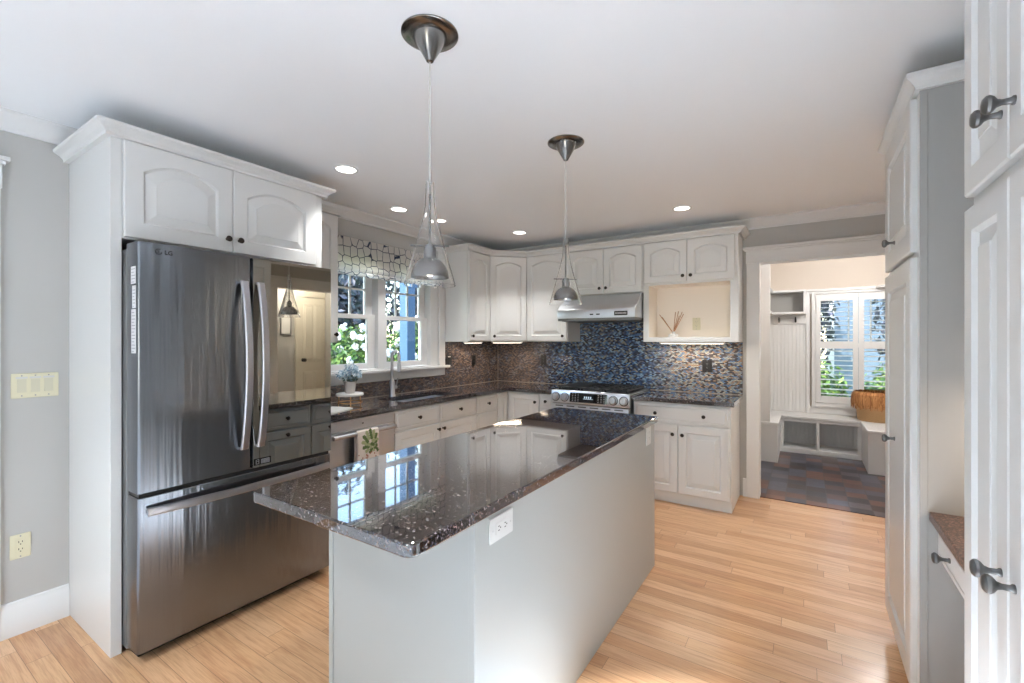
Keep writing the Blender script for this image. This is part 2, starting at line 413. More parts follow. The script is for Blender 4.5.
# left wall with window opening y 2.10..3.47, z 1.135..2.12
WY0, WY1, WZ0, WZ1 = 2.10, 3.47, 1.135, 2.12
b = MB()
b.box(XL - 0.18, XL, -7.2, WY0, 0, ZC); b.box(XL - 0.18, XL, WY1, 4.66, 0, ZC)
b.box(XL - 0.18, XL, WY0, WY1, 0, WZ0 - 0.001); b.box(XL - 0.18, XL, WY0, WY1, WZ1, ZC)
struct(b.build('wall_left', M_wall, smooth=False), 'pale grey wall behind fridge and sink')
DX0, DX1, DZ = -0.343, 0.62, 2.073
b = MB()
b.box(XL, DX0 - 0.015, YB, 4.66, 0, ZC); b.box(DX1 + 0.015, 1.85, YB, 4.66, 0, ZC); b.box(DX0 - 0.015, DX1 + 0.015, YB, 4.66, DZ + 0.015, ZC)
struct(b.build('wall_back', M_wall, smooth=False), 'pale grey wall behind the range')
HY0, HY1 = 3.25, 4.25
b = MB()
b.box(XR, XR + 0.13, 0.9, HY0, 0, ZC); b.box(XR, XR + 0.13, HY1, YB, 0, ZC); b.box(XR, XR + 0.13, HY0, HY1, 2.09, ZC)
b.box(XR + 0.13, 3.3, 0.9, 1.03, 0, ZC)
struct(b.build('wall_right', M_wall, smooth=False), 'pale grey wall behind the pantry cabinets')
# living area behind the camera: an assumed opening holds the daylight
b = MB()
for x0, x1 in ((-3.148, 0.6), (2.8, 3.3)): b.box(x0, x1, -7.1, -6.97, 0, ZC)
for x0, x1 in ((0.6, 2.8),): b.box(x0, x1, -7.1, -6.97, 2.3, ZC); b.box(x0, x1, -7.1, -6.97, 0, 0.2)
struct(b.build('wall_front', M_wall, smooth=False), 'wall of the living area behind the camera')
b = MB()
b.box(3.17, 3.3, -7.1, 0.9, 0, ZC)
struct(b.build('wall_side', M_wall, smooth=False), 'side wall of the living area')

CROWN = [(0, -0.085), (0.012, -0.085), (0.014, -0.070), (0.030, -0.055), (0.050, -0.030), (0.066, -0.018), (0.070, -0.012), (0.070, 0.0), (0, 0)]
b = MB(); b.sweep([(o + 0.0005, ZC - 0.0005 + z) for o, z in CROWN], [(XL, -6.9), (XL, YB), (XR, YB), (XR, 1.0)])
struct(b.build('trim_1', M_trim, angle=25), 'white crown moulding under the ceiling')
BASE = [(0, 0), (0.016, 0), (0.016, 0.125), (0.010, 0.135), (0.008, 0.155), (0, 0.16)]
b = MB(); b.sweep(BASE, [(XL + 0.0005, 0.4745), (XL + 0.0005, 0.708)]); struct(b.build('baseboard_left', M_trim), 'white baseboard by the fridge cabinet')
b = MB(); b.sweep(BASE, [(-0.4745, YB - 0.0005), (-0.447, YB - 0.0005)]); struct(b.build('baseboard_back', M_trim), 'short white baseboard beside the doorway')
b = MB(); b.sweep(BASE, [(XL + 0.0005, -6.9), (XL + 0.0005, -0.55)]); struct(b.build('baseboard_front', M_trim))

def doorway(name, axis, a0, a1, top, face, sgn, cw=0.102, depth=0.125, label=None):
    # casing with head and cap on one side of an opening; axis 'x' = opening runs along x on a wall facing -y
    m = MB()
    def bx(u0, u1, d0, d1, z0, z1):
        p0, p1 = sorted((face + sgn * d0, face + sgn * d1))
        if axis == 'x': m.box(u0, u1, p0, p1, z0, z1)
        else: m.box(p0, p1, u0, u1, z0, z1)
    for s0, s1 in ((a0 - cw, a0), (a1, a1 + cw)): bx(s0, s1, 0.0005, 0.021, 0, top)
    bx(a0 - cw - 0.004, a1 + cw + 0.004, 0.0005, 0.024, top, top + 0.108)
    bx(a0 - cw - 0.016, a1 + cw + 0.016, 0.0005, 0.036, top + 0.108, top + 0.122)
    bx(a0 - cw - 0.028, a1 + cw + 0.028, 0.0005, 0.048, top + 0.122, top + 0.142)
    for s0, s1 in ((a0 - 0.0145, a0), (a1, a1 + 0.0145)): bx(s0, s1, -depth, -0.0005, 0, top)
    bx(a0 - 0.0145, a1 + 0.0145, -depth, -0.0005, top, top + 0.0145)
    return struct(m.build(name, M_trim, bevel=0.002), label)
doorway('trim_2', 'x', DX0, DX1, DZ, YB, -1, label='white cased doorway to the mudroom')
doorway('trim_3', 'y', HY0 + 0.015, HY1 - 0.015, 2.075, XR, -1, label='white cased doorway to the side hall')
# left wall: end of a door casing at the very edge of the picture
b = MB()
b.box(XL + 0.0005, XL + 0.02, 0.375, 0.474, 0, 2.10); b.box(XL + 0.0005, XL + 0.024, -0.5, 0.478, 2.10, 2.21)
b.box(XL + 0.0005, XL + 0.036, -0.5, 0.488, 2.21, 2.225); b.box(XL + 0.0005, XL + 0.05, -0.5, 0.50, 2.225, 2.245)
struct(b.build('trim_4', M_trim, bevel=0.002), 'white door casing with capped head at left wall')

# ------------------------------------------------------------------ cabinet joinery
def door_rings(m, x0, x1, z0, z1, yb, fw=0.058, arch=0.0, n=14, th=0.02):
    W = x1 - x0; fw = min(fw, W * 0.24)
    def ring(d, y, a, base):
        # base: inset of the opening; a: arch rise
        xa, xb, za = x0 + base + d, x1 - base - d, z0 + base + d
        zt = z1 - base - d
        P = [(xa, y, za), (xb, y, za)]
        for k in range(n + 1):
            t = 1 - 2 * k / n; x = (xa + xb) / 2 + t * (xb - xa) / 2
            P.append((x, y, zt - a * t * t))
        return P
    yf = yb - th
    pb = min(0.036, W * 0.12)
    m.rings([ring(0, yb, 0, 0), ring(0, yf + 0.004, 0, 0), ring(0.004, yf, 0, 0), ring(0, yf, arch, fw), ring(0.002, yf + 0.003, arch, fw), ring(0.008, yf + 0.012, arch, fw), ring(0.012, yf + 0.012, arch, fw), ring(0.012 + pb, yf + 0.003, arch, fw), ring(0.0125 + pb, yf + 0.0005, arch, fw), ring(0.015 + pb, yf + 0.0005, arch, fw)])
def drawer_rings(m, x0, x1, z0, z1, yb, th=0.02):
    def ring(d, y): return [(x0 + d, y, z0 + d), (x1 - d, y, z0 + d), (x1 - d, y, z1 - d), (x0 + d, y, z1 - d)]
    yf = yb - th
    m.rings([ring(0, yb), ring(0, yf + 0.007), ring(0.003, yf + 0.004), ring(0.020, yf + 0.002), ring(0.022, yf + 0.005), ring(0.026, yf + 0.005), ring(0.030, yf), ring(0.032, yf)])
_k = MB(); _k.M = RXM
_k.lathe([(0.0085, 0.0), (0.0085, 0.002), (0.005, 0.005), (0.0048, 0.012), (0.009, 0.017), (0.0145, 0.020), (0.0155, 0.0235), (0.0135, 0.027), (0.007, 0.0295), (0.001, 0.030)], seg=18)
KNOB = _k.mesh('knob', M_bronze)
_k = MB(); _k.M = RXM
_k.lathe([(0.0085, 0.0), (0.0085, 0.003), (0.0062, 0.006), (0.0055, 0.017), (0.008, 0.024), (0.0145, 0.029), (0.0175, 0.034), (0.017, 0.039), (0.012, 0.0435), (0.001, 0.045)], seg=20)
BIGKNOB = _k.mesh('large_knob', M_pewter)

def fronts(root, items, yb=0.0, knob=None, mt=None):
    for it in items:
        m = MB()
        if it['k'] == 'drawer': drawer_rings(m, *it['r'], yb)
        else: door_rings(m, *it['r'], yb, arch=it.get('arch', 0.0), fw=it.get('fw', 0.058))
        d = m.build('drawer' if it['k'] == 'drawer' else 'door', mt or M_white, root, angle=7)
        for kx, kz in it.get('knobs', []):
            obj('knob', knob or KNOB, d, (kx, yb - 0.02, kz))
    return root
def D(x0, x1, z0, z1, knobs=(), arch=0.0, **k): return dict(k='door', r=(x0, x1, z0, z1), knobs=list(knobs), arch=arch, **k)
def DR(x0, x1, z0, z1, knobs=()): return dict(k='drawer', r=(x0, x1, z0, z1), knobs=list(knobs))

RL = PI / 2           # cabinets on the left wall face +x
def base_cab(label, loc, rz, w, d, items, group='base cabinets under the granite counter', hollow=False):
    t = thing('base_cabinet', label, 'cabinet', loc, rz, group)
    m = MB()
    if hollow:
        m.box(0.0005, w - 0.0005, 0, 0.018, 0.095, 0.862); m.box(0.0005, 0.018, 0.018, d, 0.095, 0.862); m.box(w - 0.018, w - 0.0005, 0.018, d, 0.095, 0.862); m.box(0.018, w - 0.018, 0.018, d, 0.095, 0.113)
    else: m.box(0.0005, w - 0.0005, 0, d, 0.095, 0.862)
    m.build('body', M_white, t, bevel=0.0015)
    m = MB(); m.box(0.0005, w - 0.0005, 0.036, d, 0.0, 0.0945); m.build('toe_kick', M_white, t, bevel=0.001)
    return fronts(t, items)

# --- base cabinets, left wall (face plane x = -2.64)
FX = -2.64
def left_base(y0, y1, label, mk):
    w = y1 - y0
    return base_cab(label, (FX, y0, 0), RL, w, 0.50, mk(w), hollow='sink base' in label)
left_base(2.40, 3.432, 'white sink base cabinet with two false drawers and two doors below the faucet', lambda w: [
    DR(0.006, w / 2 - 0.004, 0.695, 0.852, [(w / 4, 0.775)]), DR(w / 2 + 0.004, w - 0.006, 0.695, 0.852, [(w * 0.75, 0.775)]),
    D(0.006, w / 2 - 0.004, 0.105, 0.685, [(w / 2 - 0.032, 0.64)]), D(w / 2 + 0.004, w - 0.006, 0.105, 0.685, [(w / 2 + 0.032, 0.64)])])
left_base(3.434, 3.778, 'narrow white drawer cabinet between sink base and corner cabinet', lambda w: [
    DR(0.006, w - 0.006, 0.695, 0.852, [(w / 2, 0.775)]), DR(0.006, w - 0.006, 0.40, 0.685, [(w / 2, 0.545)]), DR(0.006, w - 0.006, 0.105, 0.39, [(w / 2, 0.25)])])
# corner cabinet with two doors meeting in the inside corner
t = thing('corner_cabinet', 'white corner base cabinet whose two doors meet in the inside corner', 'cabinet', (FX, 3.98, 0), 0, 'base cabinets under the granite counter')
m = MB(); m.prism([(-0.50, -0.20), (0, -0.20), (0, 0), (0.394, 0), (0.394, 0.54), (-0.50, 0.54)], 0.095, 0.862); m.build('body', M_white, t, bevel=0.0015)
m = MB(); m.prism([(-0.50, -0.20), (-0.036, -0.20), (-0.036, 0.036), (0.394, 0.036), (0.394, 0.54), (-0.50, 0.54)], 0.0, 0.0945); m.build('toe_kick', M_white, t)
m = MB(); m.M = T(0, -0.20, 0) @ Matrix.Rotation(PI / 2, 4, 'Z'); door_rings(m, 0.004, 0.178, 0.105, 0.852, 0.0); m.build('door', M_white, t, angle=7)
m = MB(); door_rings(m, 0.024, 0.390, 0.105, 0.852, 0.0); dd = m.build('door', M_white, t, angle=7); obj('knob', KNOB, dd, (0.355, -0.02, 0.77))
base_cab('slim white drawer cabinet squeezed beside the range', (-2.245, 3.98, 0), 0, 0.163, 0.545, [
    DR(0.005, 0.158, 0.72, 0.852, [(0.08, 0.785)]), DR(0.005, 0.158, 0.42, 0.71, [(0.08, 0.56)]), DR(0.005, 0.158, 0.105, 0.41, [(0.08, 0.26)])])
base_cab('white base cabinet right of the range with one wide drawer over two doors', (-1.29, 3.98, 0), 0, 0.79, 0.545, [
    DR(0.01, 0.776, 0.692, 0.850, [(0.20, 0.768), (0.59, 0.768)]),
    D(0.01, 0.380, 0.105, 0.680, [(0.345, 0.60)]), D(0.388, 0.776, 0.105, 0.680, [(0.423, 0.60)])])

# --- counters
CZ0, CZ1 = 0.8635, 0.90
b = MB()
SX0, SX1, SY0, SY1 = -3.01, -2.69, 2.56, 3.27
b.box(XL + 0.0085, -2.60, 1.748, SY0, CZ0, CZ1); b.box(XL + 0.0085, SX0, SY0, SY1, CZ0, CZ1); b.box(SX1, -2.60, SY0, SY1, CZ0, CZ1)
b.prism([(XL + 0.0085, SY1), (-2.60, SY1), (-2.60, 3.94), (-2.083, 3.94), (-2.083, YB - 0.0085), (XL + 0.0085, YB - 0.0085)], CZ0, CZ1)
tag(b.build('countertop', M_granite, smooth=False), 'L-shaped dark speckled granite worktop running from the fridge to the range', 'countertop')
b = MB(); b.prism([(-1.298, 3.94), (-0.475, 3.94), (-0.475, YB - 0.0085), (-1.298, YB - 0.0085)], CZ0, CZ1)
tag(b.build('countertop', M_granite, bevel=0.004, seg=2, angle=14), 'short dark speckled granite worktop right of the range', 'countertop')
# mosaic
b = MB()
BT = 0.008
b.box(XL + 0.0005, XL + BT, 1.75, 2.05, CZ1 + 0.0005, 1.385)
b.box(XL + 0.0005, XL + BT, 2.05, 3.5575, CZ1 + 0.0005, 1.032)
b.box(XL + 0.0005, XL + BT, 3.5575, YB - 0.0005, CZ1 + 0.0005, 1.375)
b.box(XL + BT, -2.06, YB - BT, YB - 0.0005, CZ1 + 0.0005, 1.375)
b.box(-2.06, -1.28, YB - BT, YB - 0.0005, CZ1 - 0.25, 1.60)
b.box(-1.28, -0.476, YB - BT, YB - 0.0005, CZ1 + 0.0005, 1.375)
struct(b.build('wall_backsplash', M_mosaic, smooth=False), 'small glass mosaic backsplash in blue, bronze and grey')
b = MB()
b.box(XL + BT, XL + BT + 0.004, YB - BT - 0.004, YB - BT, CZ1, 1.375)
b.box(XL + BT, XL + BT + 0.004, 1.75, YB - BT, CZ1, CZ1 + 0.004); b.box(XL + BT, -2.083, YB - BT - 0.004, YB - BT, CZ1, CZ1 + 0.004)
b.box(-1.298, -0.476, YB - BT - 0.004, YB - BT, CZ1, CZ1 + 0.004)
struct(b.build('trim_5', M_caulk, smooth=False), 'tan caulk line along the backsplash')

# --- upper cabinets
UZ0, UZ1 = 1.377, 2.315
def upper(label, loc, rz, w, d, z0, z1, items, group='white wall cabinets with arched doors'):
    t = thing('wall_cabinet', label, 'cabinet', (loc[0], loc[1], z0), rz, group)
    m = MB(); m.box(0.0005, w - 0.0005, 0, d, 0, z1 - z0); m.build('body', M_white, t, bevel=0.0015)
    for it in items:
        x0, x1, a, c = it['r']; it['r'] = (x0, x1, a - z0, c - z0); it['knobs'] = [(x, z - z0) for x, z in it['knobs']]
    return fronts(t, items)
AR = 0.04
upper('narrow white wall cabinet between the fridge and the sink window', (-2.84, 1.748, 0), RL, 0.312, 0.306, UZ0, UZ1, [D(0.006, 0.306, UZ0 + 0.006, 2.285, [(0.28, 1.435)], AR)])
upper('white wall cabinet with one arched door right of the sink window', (-2.84, 3.56, 0), RL, 0.372, 0.306, UZ0, UZ1, [D(0.012, 0.366, UZ0 + 0.006, 2.285, [(0.048, 1.435)], AR)])
# diagonal corner wall cabinet
ax, ay = -2.84, 3.9335; bx_, by_ = -2.547, 4.225
L = math.hypot(bx_ - ax, by_ - ay); an = math.atan2(by_ - ay, bx_ - ax)
t = thing('wall_cabinet', 'diagonal white corner wall cabinet with one arched door', 'cabinet', (ax, ay, UZ0), an, 'white wall cabinets with arched doors')
R_ = Matrix.Rotation(-an, 2)
def loc2(x, y): v = R_ @ Vector((x - ax, y - ay)); return (v.x, v.y)
m = MB(); m.prism([loc2(*p) for p in ((ax, ay), (bx_, by_), (bx_, YB - 0.009), (XL + 0.009, YB - 0.009), (XL + 0.009, ay))], 0, UZ1 - UZ0); m.build('body', M_white, t, bevel=0.0015)
fronts(t, [D(0.008, L - 0.008, 0.006, 2.285 - UZ0, [(0.05, 0.058)], AR)])
upper('white wall cabinet with one arched door between corner and range hood', (-2.545, 4.225, 0), 0, 0.492, 0.3, UZ0, UZ1, [D(0.008, 0.484, UZ0 + 0.006, 2.285, [(0.445, 1.435)], AR)])
upper('short white wall cabinet with two arched doors above the range hood', (-2.052, 4.225, 0), 0, 0.774, 0.3, 1.838, UZ1, [
    D(0.008, 0.384, 1.846, 2.285, [(0.354, 1.90)], AR), D(0.390, 0.766, 1.846, 2.285, [(0.42, 1.90)], AR)])
# cabinet over an open niche
t = thing('wall_cabinet', 'white wall cabinet with two arched doors over an open niche', 'cabinet', (-1.277, 4.225, UZ0), 0, 'white wall cabinets with arched doors')
w = 0.80; H_ = UZ1 - UZ0
m = MB(); m.box(0.0005, w, 0, 0.3, 1.898 - UZ0, H_); m.box(0.0005, 0.05, 0, 0.3, 0, 1.898 - UZ0); m.box(w - 0.062, w, 0, 0.3, 0, 1.898 - UZ0)
m.box(0.05, w - 0.062, 0, 0.3, 0, 0.043); m.build('body', M_white, t, bevel=0.0015)
m = MB(); m.box(0.05, w - 0.062, 0.285, 0.3, 0.043, 1.898 - UZ0); m.box(0.0501, w - 0.0621, 0.004, 0.285, 0.0431, 0.0442)
m.box(0.0501, 0.0512, 0.004, 0.285, 0.0442, 1.897 - UZ0); m.box(w - 0.0632, w - 0.0621, 0.004, 0.285, 0.0442, 1.897 - UZ0); m.box(0.0512, w - 0.0632, 0.004, 0.285, 1.8965 - UZ0, 1.8975 - UZ0)
m.build('niche_lining', M_cream2, t, smooth=False)['label'] = 'cream lining of the open niche'
fronts(t, [D(0.010, 0.390, 1.915 - UZ0, 2.285 - UZ0, [(0.36, 1.965 - UZ0)], AR), D(0.396, 0.776, 1.915 - UZ0, 2.285 - UZ0, [(0.426, 1.965 - UZ0)], AR)], yb=-0.0)
CABCROWN = [(0, 0), (0.022, 0), (0.023, 0.012), (0.036, 0.026), (0.056, 0.038), (0.060, 0.044), (0.060, 0.054), (0, 0.054)]
b = MB(); b.sweep([(o, 2.291 + z) for o, z in CABCROWN], [(XL + 0.001, 3.56), (-2.838, 3.56), (-2.838, 3.933), (-2.547, 4.223), (-0.477, 4.223), (-0.477, YB - 0.001)])
struct(b.build('trim_6', M_white, angle=7), 'white crown along the corner wall cabinets')
b = MB(); b.sweep([(o, 2.291 + z) for o, z in CABCROWN], [(-2.838, 1.75), (-2.838, 2.06), (XL + 0.001, 2.06)])
struct(b.build('trim_7', M_white, angle=7), 'white crown on the cabinet beside the window')

# --- fridge surround
t = thing('fridge_cabinet', 'tall white surround with two arched doors over the fridge', 'cabinet', (XL + 0.001, 0.71, 0))
m = MB(); m.box(0, 0.586, 0, 0.04, 0, UZ1); m.build('side_panel', M_white, t, bevel=0.0015)
m = MB(); m.box(0, 0.586, 0.996, 1.036, 0, UZ1); m.build('side_panel', M_white, t, bevel=0.0015)
m = MB(); m.box(0, 0.584, 0.0405, 0.9955, 1.852, UZ1); m.build('body', M_white, t, bevel=0.0015)
for y0, y1, ky in ((0.043, 0.498, 0.47), (0.502, 0.985, 0.53)):
    m = MB(); m.M = T(0.5865, 0, 0) @ Matrix.Rotation(PI / 2, 4, 'Z'); door_rings(m, y0, y1, 1.858, 2.292, 0.0, arch=0.055, fw=0.07)
    dd = m.build('door', M_white, t, angle=7); k = obj('knob', KNOB, dd, (0.6065, ky, 1.925)); k.rotation_euler = (0, 0, PI / 2)
m = MB(); m.sweep([(o, 2.293 + z) for o, z in CABCROWN], [(0, 0), (0.587, 0), (0.587, 1.036), (0.33, 1.036)]); m.build('crown_moulding', M_white, t, angle=7)

# ------------------------------------------------------------------ fridge
FR = thing('refrigerator', 'dark stainless french-door refrigerator with a mirrored right door', 'refrigerator', (-2.80, 1.22, 0))
def fl(x, y): return (x + 2.80, y - 1.22)
m = MB(); m.box(-0.30, 0.285, -0.466, 0.466, 0.03, 1.80); m.build('body', M_fside, FR, bevel=0.004)
m = MB(); m.box(-0.25, 0.33, -0.44, 0.44, 0.0, 0.029); m.build('base_grille', M_black, FR)
for h0 in (-0.455, 0.39):
    m = MB(); m.box(0.24, 0.285, h0, h0 + 0.065, 1.801, 1.83); m.build('hinge_cover', M_fside, FR, bevel=0.004)
XF = -2.387 + 2.80
def door_slab(y0, y1, z0, z1, x0=0.295, x1=XF, r=0.012):
    m = MB(); m.prism([(x0, y0), (x1 - r, y0), (x1 - 0.3 * r, y0 + 0.3 * r), (x1, y0 + r), (x1, y1 - r), (x1 - 0.3 * r, y1 - 0.3 * r), (x1 - r, y1), (x0, y1)], z0, z1); return m
dl = door_slab(-0.468, 0.004, 0.735, 1.822).build('door', M_dsteel, FR, bevel=0.003)
dr = door_slab(0.012, 0.468, 0.735, 1.822, x1=XF - 0.006).build('door', M_dsteel, FR, bevel=0.003)
m = MB(); m.prism(rounded_rect(0.013, 0.467, 0.737, 1.820, 0.004, 3), XF - 0.0058, XF, 'x'); m.build('mirror_panel', M_mirror, dr)['label'] = 'tinted mirror glass panel'
dz = door_slab(-0.468, 0.468, 0.05, 0.718).build('freezer_drawer', M_dsteel, FR, bevel=0.003)
m = MB(); m.box(0.286, 0.40, -0.46, 0.46, 0.719, 0.734); m.box(0.286, 0.38, 0.0045, 0.0115, 0.735, 1.82); m.build('gasket', M_black, FR)
def bar_handle(y, parent):
    m = MB(); P = []
    for k in range(17):
        s = k / 16; zz = 0.845 + s * 0.85; bow = math.sin(PI * s) ** 0.8
        P.append((XF + 0.012 + 0.050 * bow, y, zz))
    rs = []
    for x, yy, z in P: rs.append([(x - 0.006, yy - 0.018, z), (x + 0.003, yy - 0.018, z), (x + 0.007, yy - 0.013, z), (x + 0.007, yy + 0.013, z), (x + 0.003, yy + 0.018, z), (x - 0.006, yy + 0.018, z)])
    m.rings(rs)
    for z in (0.852, 1.688): m.box(XF - 0.001, XF + 0.018, y - 0.016, y + 0.016, z - 0.006, z + 0.006)
    m.build('handle', M_handle, parent)['label'] = 'bowed satin steel handle'
bar_handle(-0.036, dl); bar_handle(0.046, dr)
m = MB(); rs = []
for k in range(25):
    s = k / 24; yy = -0.44 + 0.88 * s; xx = XF + 0.022 + 0.030 * math.sin(PI * s) ** 0.7
    rs.append([(xx - 0.006, yy, 0.645), (xx + 0.006, yy, 0.642), (xx + 0.009, yy, 0.652), (xx + 0.004, yy, 0.674), (xx - 0.008, yy, 0.676)])
m.rings(rs)
for yy in (-0.42, 0.42): m.box(XF - 0.001, XF + 0.030, yy - 0.014, yy + 0.014, 0.650, 0.670)
hz = m.build('handle', M_handle, dz); hz['label'] = 'wide satin steel freezer handle'
m = MB(); m.box(XF + 0.026, XF + 0.0285, -0.436, -0.385, 0.650, 0.668)
# logo: disc outline with a face mark, and two letters
def text_mesh(body, size):
    c = bpy.data.curves.new('lettering', 'FONT'); c.body = body; c.size = size; c.extrude = 0.0004; c.offset = size * 0.02
    o = bpy.data.objects.new('lettering', c); COL.objects.link(o)
    me = bpy.data.meshes.new_from_object(o.evaluated_get(bpy.context.evaluated_depsgraph_get())) ; bpy.data.objects.remove(o); return me
bpy.context.view_layer.update()
FACEX = Matrix(((0, 0, 1, 0), (1, 0, 0, 0), (0, 1, 0, 0), (0, 0, 0, 1)))     # text x -> +y, text y -> +z, normal +x
m = MB(); lb = bmesh.new(); tm = text_mesh('LG', 0.026)
lb.from_mesh(tm); lb.transform(T(XF + 0.0006, -0.372, 1.776) @ FACEX)
_tmp = bpy.data.meshes.new('x'); lb.to_mesh(_tmp); lb.free(); m.bm.from_mesh(_tmp)
cx, cz, rr = -0.393, 1.785, 0.0125
def ring_arc(r0, r1, a0, a1, n=24):
    P = [(r1, a0 + (a1 - a0) * k / n) for k in range(n + 1)] + [(r0, a1 - (a1 - a0) * k / n) for k in range(n + 1)]
    m.prism([(cx + r * math.cos(a), cz + r * math.sin(a)) for r, a in P], XF - 0.0002, XF + 0.0009, 'x')
ring_arc(rr - 0.0022, rr, math.radians(60), math.radians(360), 30)
m.prism([(cx - 0.001, cz + 0.006), (cx + 0.001, cz + 0.006), (cx + 0.001, cz - 0.004), (cx + 0.004, cz - 0.004), (cx + 0.004, cz - 0.006), (cx - 0.001, cz - 0.006)], XF - 0.0002, XF + 0.0009, 'x')
m.prism([(cx - 0.006, cz + 0.003), (cx - 0.0035, cz + 0.003), (cx - 0.0035, cz + 0.0055), (cx - 0.006, cz + 0.0055)], XF - 0.0002, XF + 0.0009, 'x')
m.build('logo', mat('logo_print', (0.012, 0.012, 0.013), 0.5), dl, smooth=False)
# label on the mirrored door, stickers on the door side, plate on the freezer handle
m = MB(); m.prism(rounded_rect(0.016, 0.105, 0.748, 0.782, 0.002, 2), XF, XF + 0.0012, 'x'); pl = m.build('badge', M_bglass, dr)
m = MB(); m.mi = 0
for yy in (0.026, 0.040): m.box(XF + 0.0012, XF + 0.0016, yy, yy + 0.003, 0.753, 0.776)
for zz in (0.753, 0.765, 0.774): m.box(XF + 0.0012, XF + 0.0016, 0.026, 0.043, zz, zz + 0.0025)
for k in range(5): m.box(XF + 0.0012, XF + 0.0016, 0.052, 0.098, 0.753 + k * 0.005, 0.7555 + k * 0.005)
m.build('print', M_inkgrey, pl, smooth=False)
m = MB(); m.prism(rounded_rect(-0.438, -0.350, 0.646, 0.672, 0.004, 3), XF + 0.0305, XF + 0.0325, 'x'); pl = m.build('plate', M_ink, hz); pl['label'] = 'pale name plate at left end'
for z0, z1, w_ in ((1.64, 1.715, 0.055), (1.535, 1.632, 0.04), (1.34, 1.53, 0.05)):
    m = MB(); m.box(XF - 0.018 - w_, XF - 0.018, -0.4686, -0.468, z0, z1); st = m.build('sticker', M_paper, dl, smooth=False)
    m = MB(); q = int((z1 - z0) / 0.014)
    for k in range(q): m.box(XF - 0.012 - w_, XF - 0.024 - (0.012 if k % 3 == 0 else 0), -0.4689, -0.4687, z0 + 0.006 + k * 0.014, z0 + 0.009 + k * 0.014)
    m.build('print', M_inkgrey, st, smooth=False)

# ------------------------------------------------------------------ island
IX0, IX1, IY0, IY1 = -1.445, -0.788, 1.02, 2.838
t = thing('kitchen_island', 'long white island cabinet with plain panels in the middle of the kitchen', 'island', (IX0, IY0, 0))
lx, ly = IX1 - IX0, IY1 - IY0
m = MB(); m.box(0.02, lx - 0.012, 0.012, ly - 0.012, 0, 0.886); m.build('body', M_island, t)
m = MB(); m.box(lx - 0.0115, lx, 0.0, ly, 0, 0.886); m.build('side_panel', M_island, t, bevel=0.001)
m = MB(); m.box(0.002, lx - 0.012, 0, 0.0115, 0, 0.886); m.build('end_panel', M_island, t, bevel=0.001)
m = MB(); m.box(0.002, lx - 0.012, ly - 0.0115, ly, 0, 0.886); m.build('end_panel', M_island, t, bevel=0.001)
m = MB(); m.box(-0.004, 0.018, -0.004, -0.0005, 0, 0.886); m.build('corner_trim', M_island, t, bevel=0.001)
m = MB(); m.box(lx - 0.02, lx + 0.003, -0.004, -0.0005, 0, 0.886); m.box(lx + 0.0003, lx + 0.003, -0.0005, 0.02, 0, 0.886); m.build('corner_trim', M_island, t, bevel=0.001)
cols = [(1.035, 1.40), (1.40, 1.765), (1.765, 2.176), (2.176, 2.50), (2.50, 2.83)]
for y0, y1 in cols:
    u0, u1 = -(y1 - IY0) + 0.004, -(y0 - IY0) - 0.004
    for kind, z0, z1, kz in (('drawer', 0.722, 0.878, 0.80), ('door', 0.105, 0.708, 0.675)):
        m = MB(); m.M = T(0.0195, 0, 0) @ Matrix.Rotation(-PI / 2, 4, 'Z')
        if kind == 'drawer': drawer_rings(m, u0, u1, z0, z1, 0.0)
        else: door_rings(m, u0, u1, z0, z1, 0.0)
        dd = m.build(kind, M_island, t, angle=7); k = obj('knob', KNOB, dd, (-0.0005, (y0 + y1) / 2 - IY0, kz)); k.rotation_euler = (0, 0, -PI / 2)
b = MB(); b.prism(rounded_rect(-1.478, -0.768, 0.752, 2.862, 0.032, 8), 0.887, 0.922)
tag(b.build('countertop', M_granite, bevel=0.005, seg=3, angle=14), 'long dark speckled granite slab on the island reflecting the window', 'countertop')

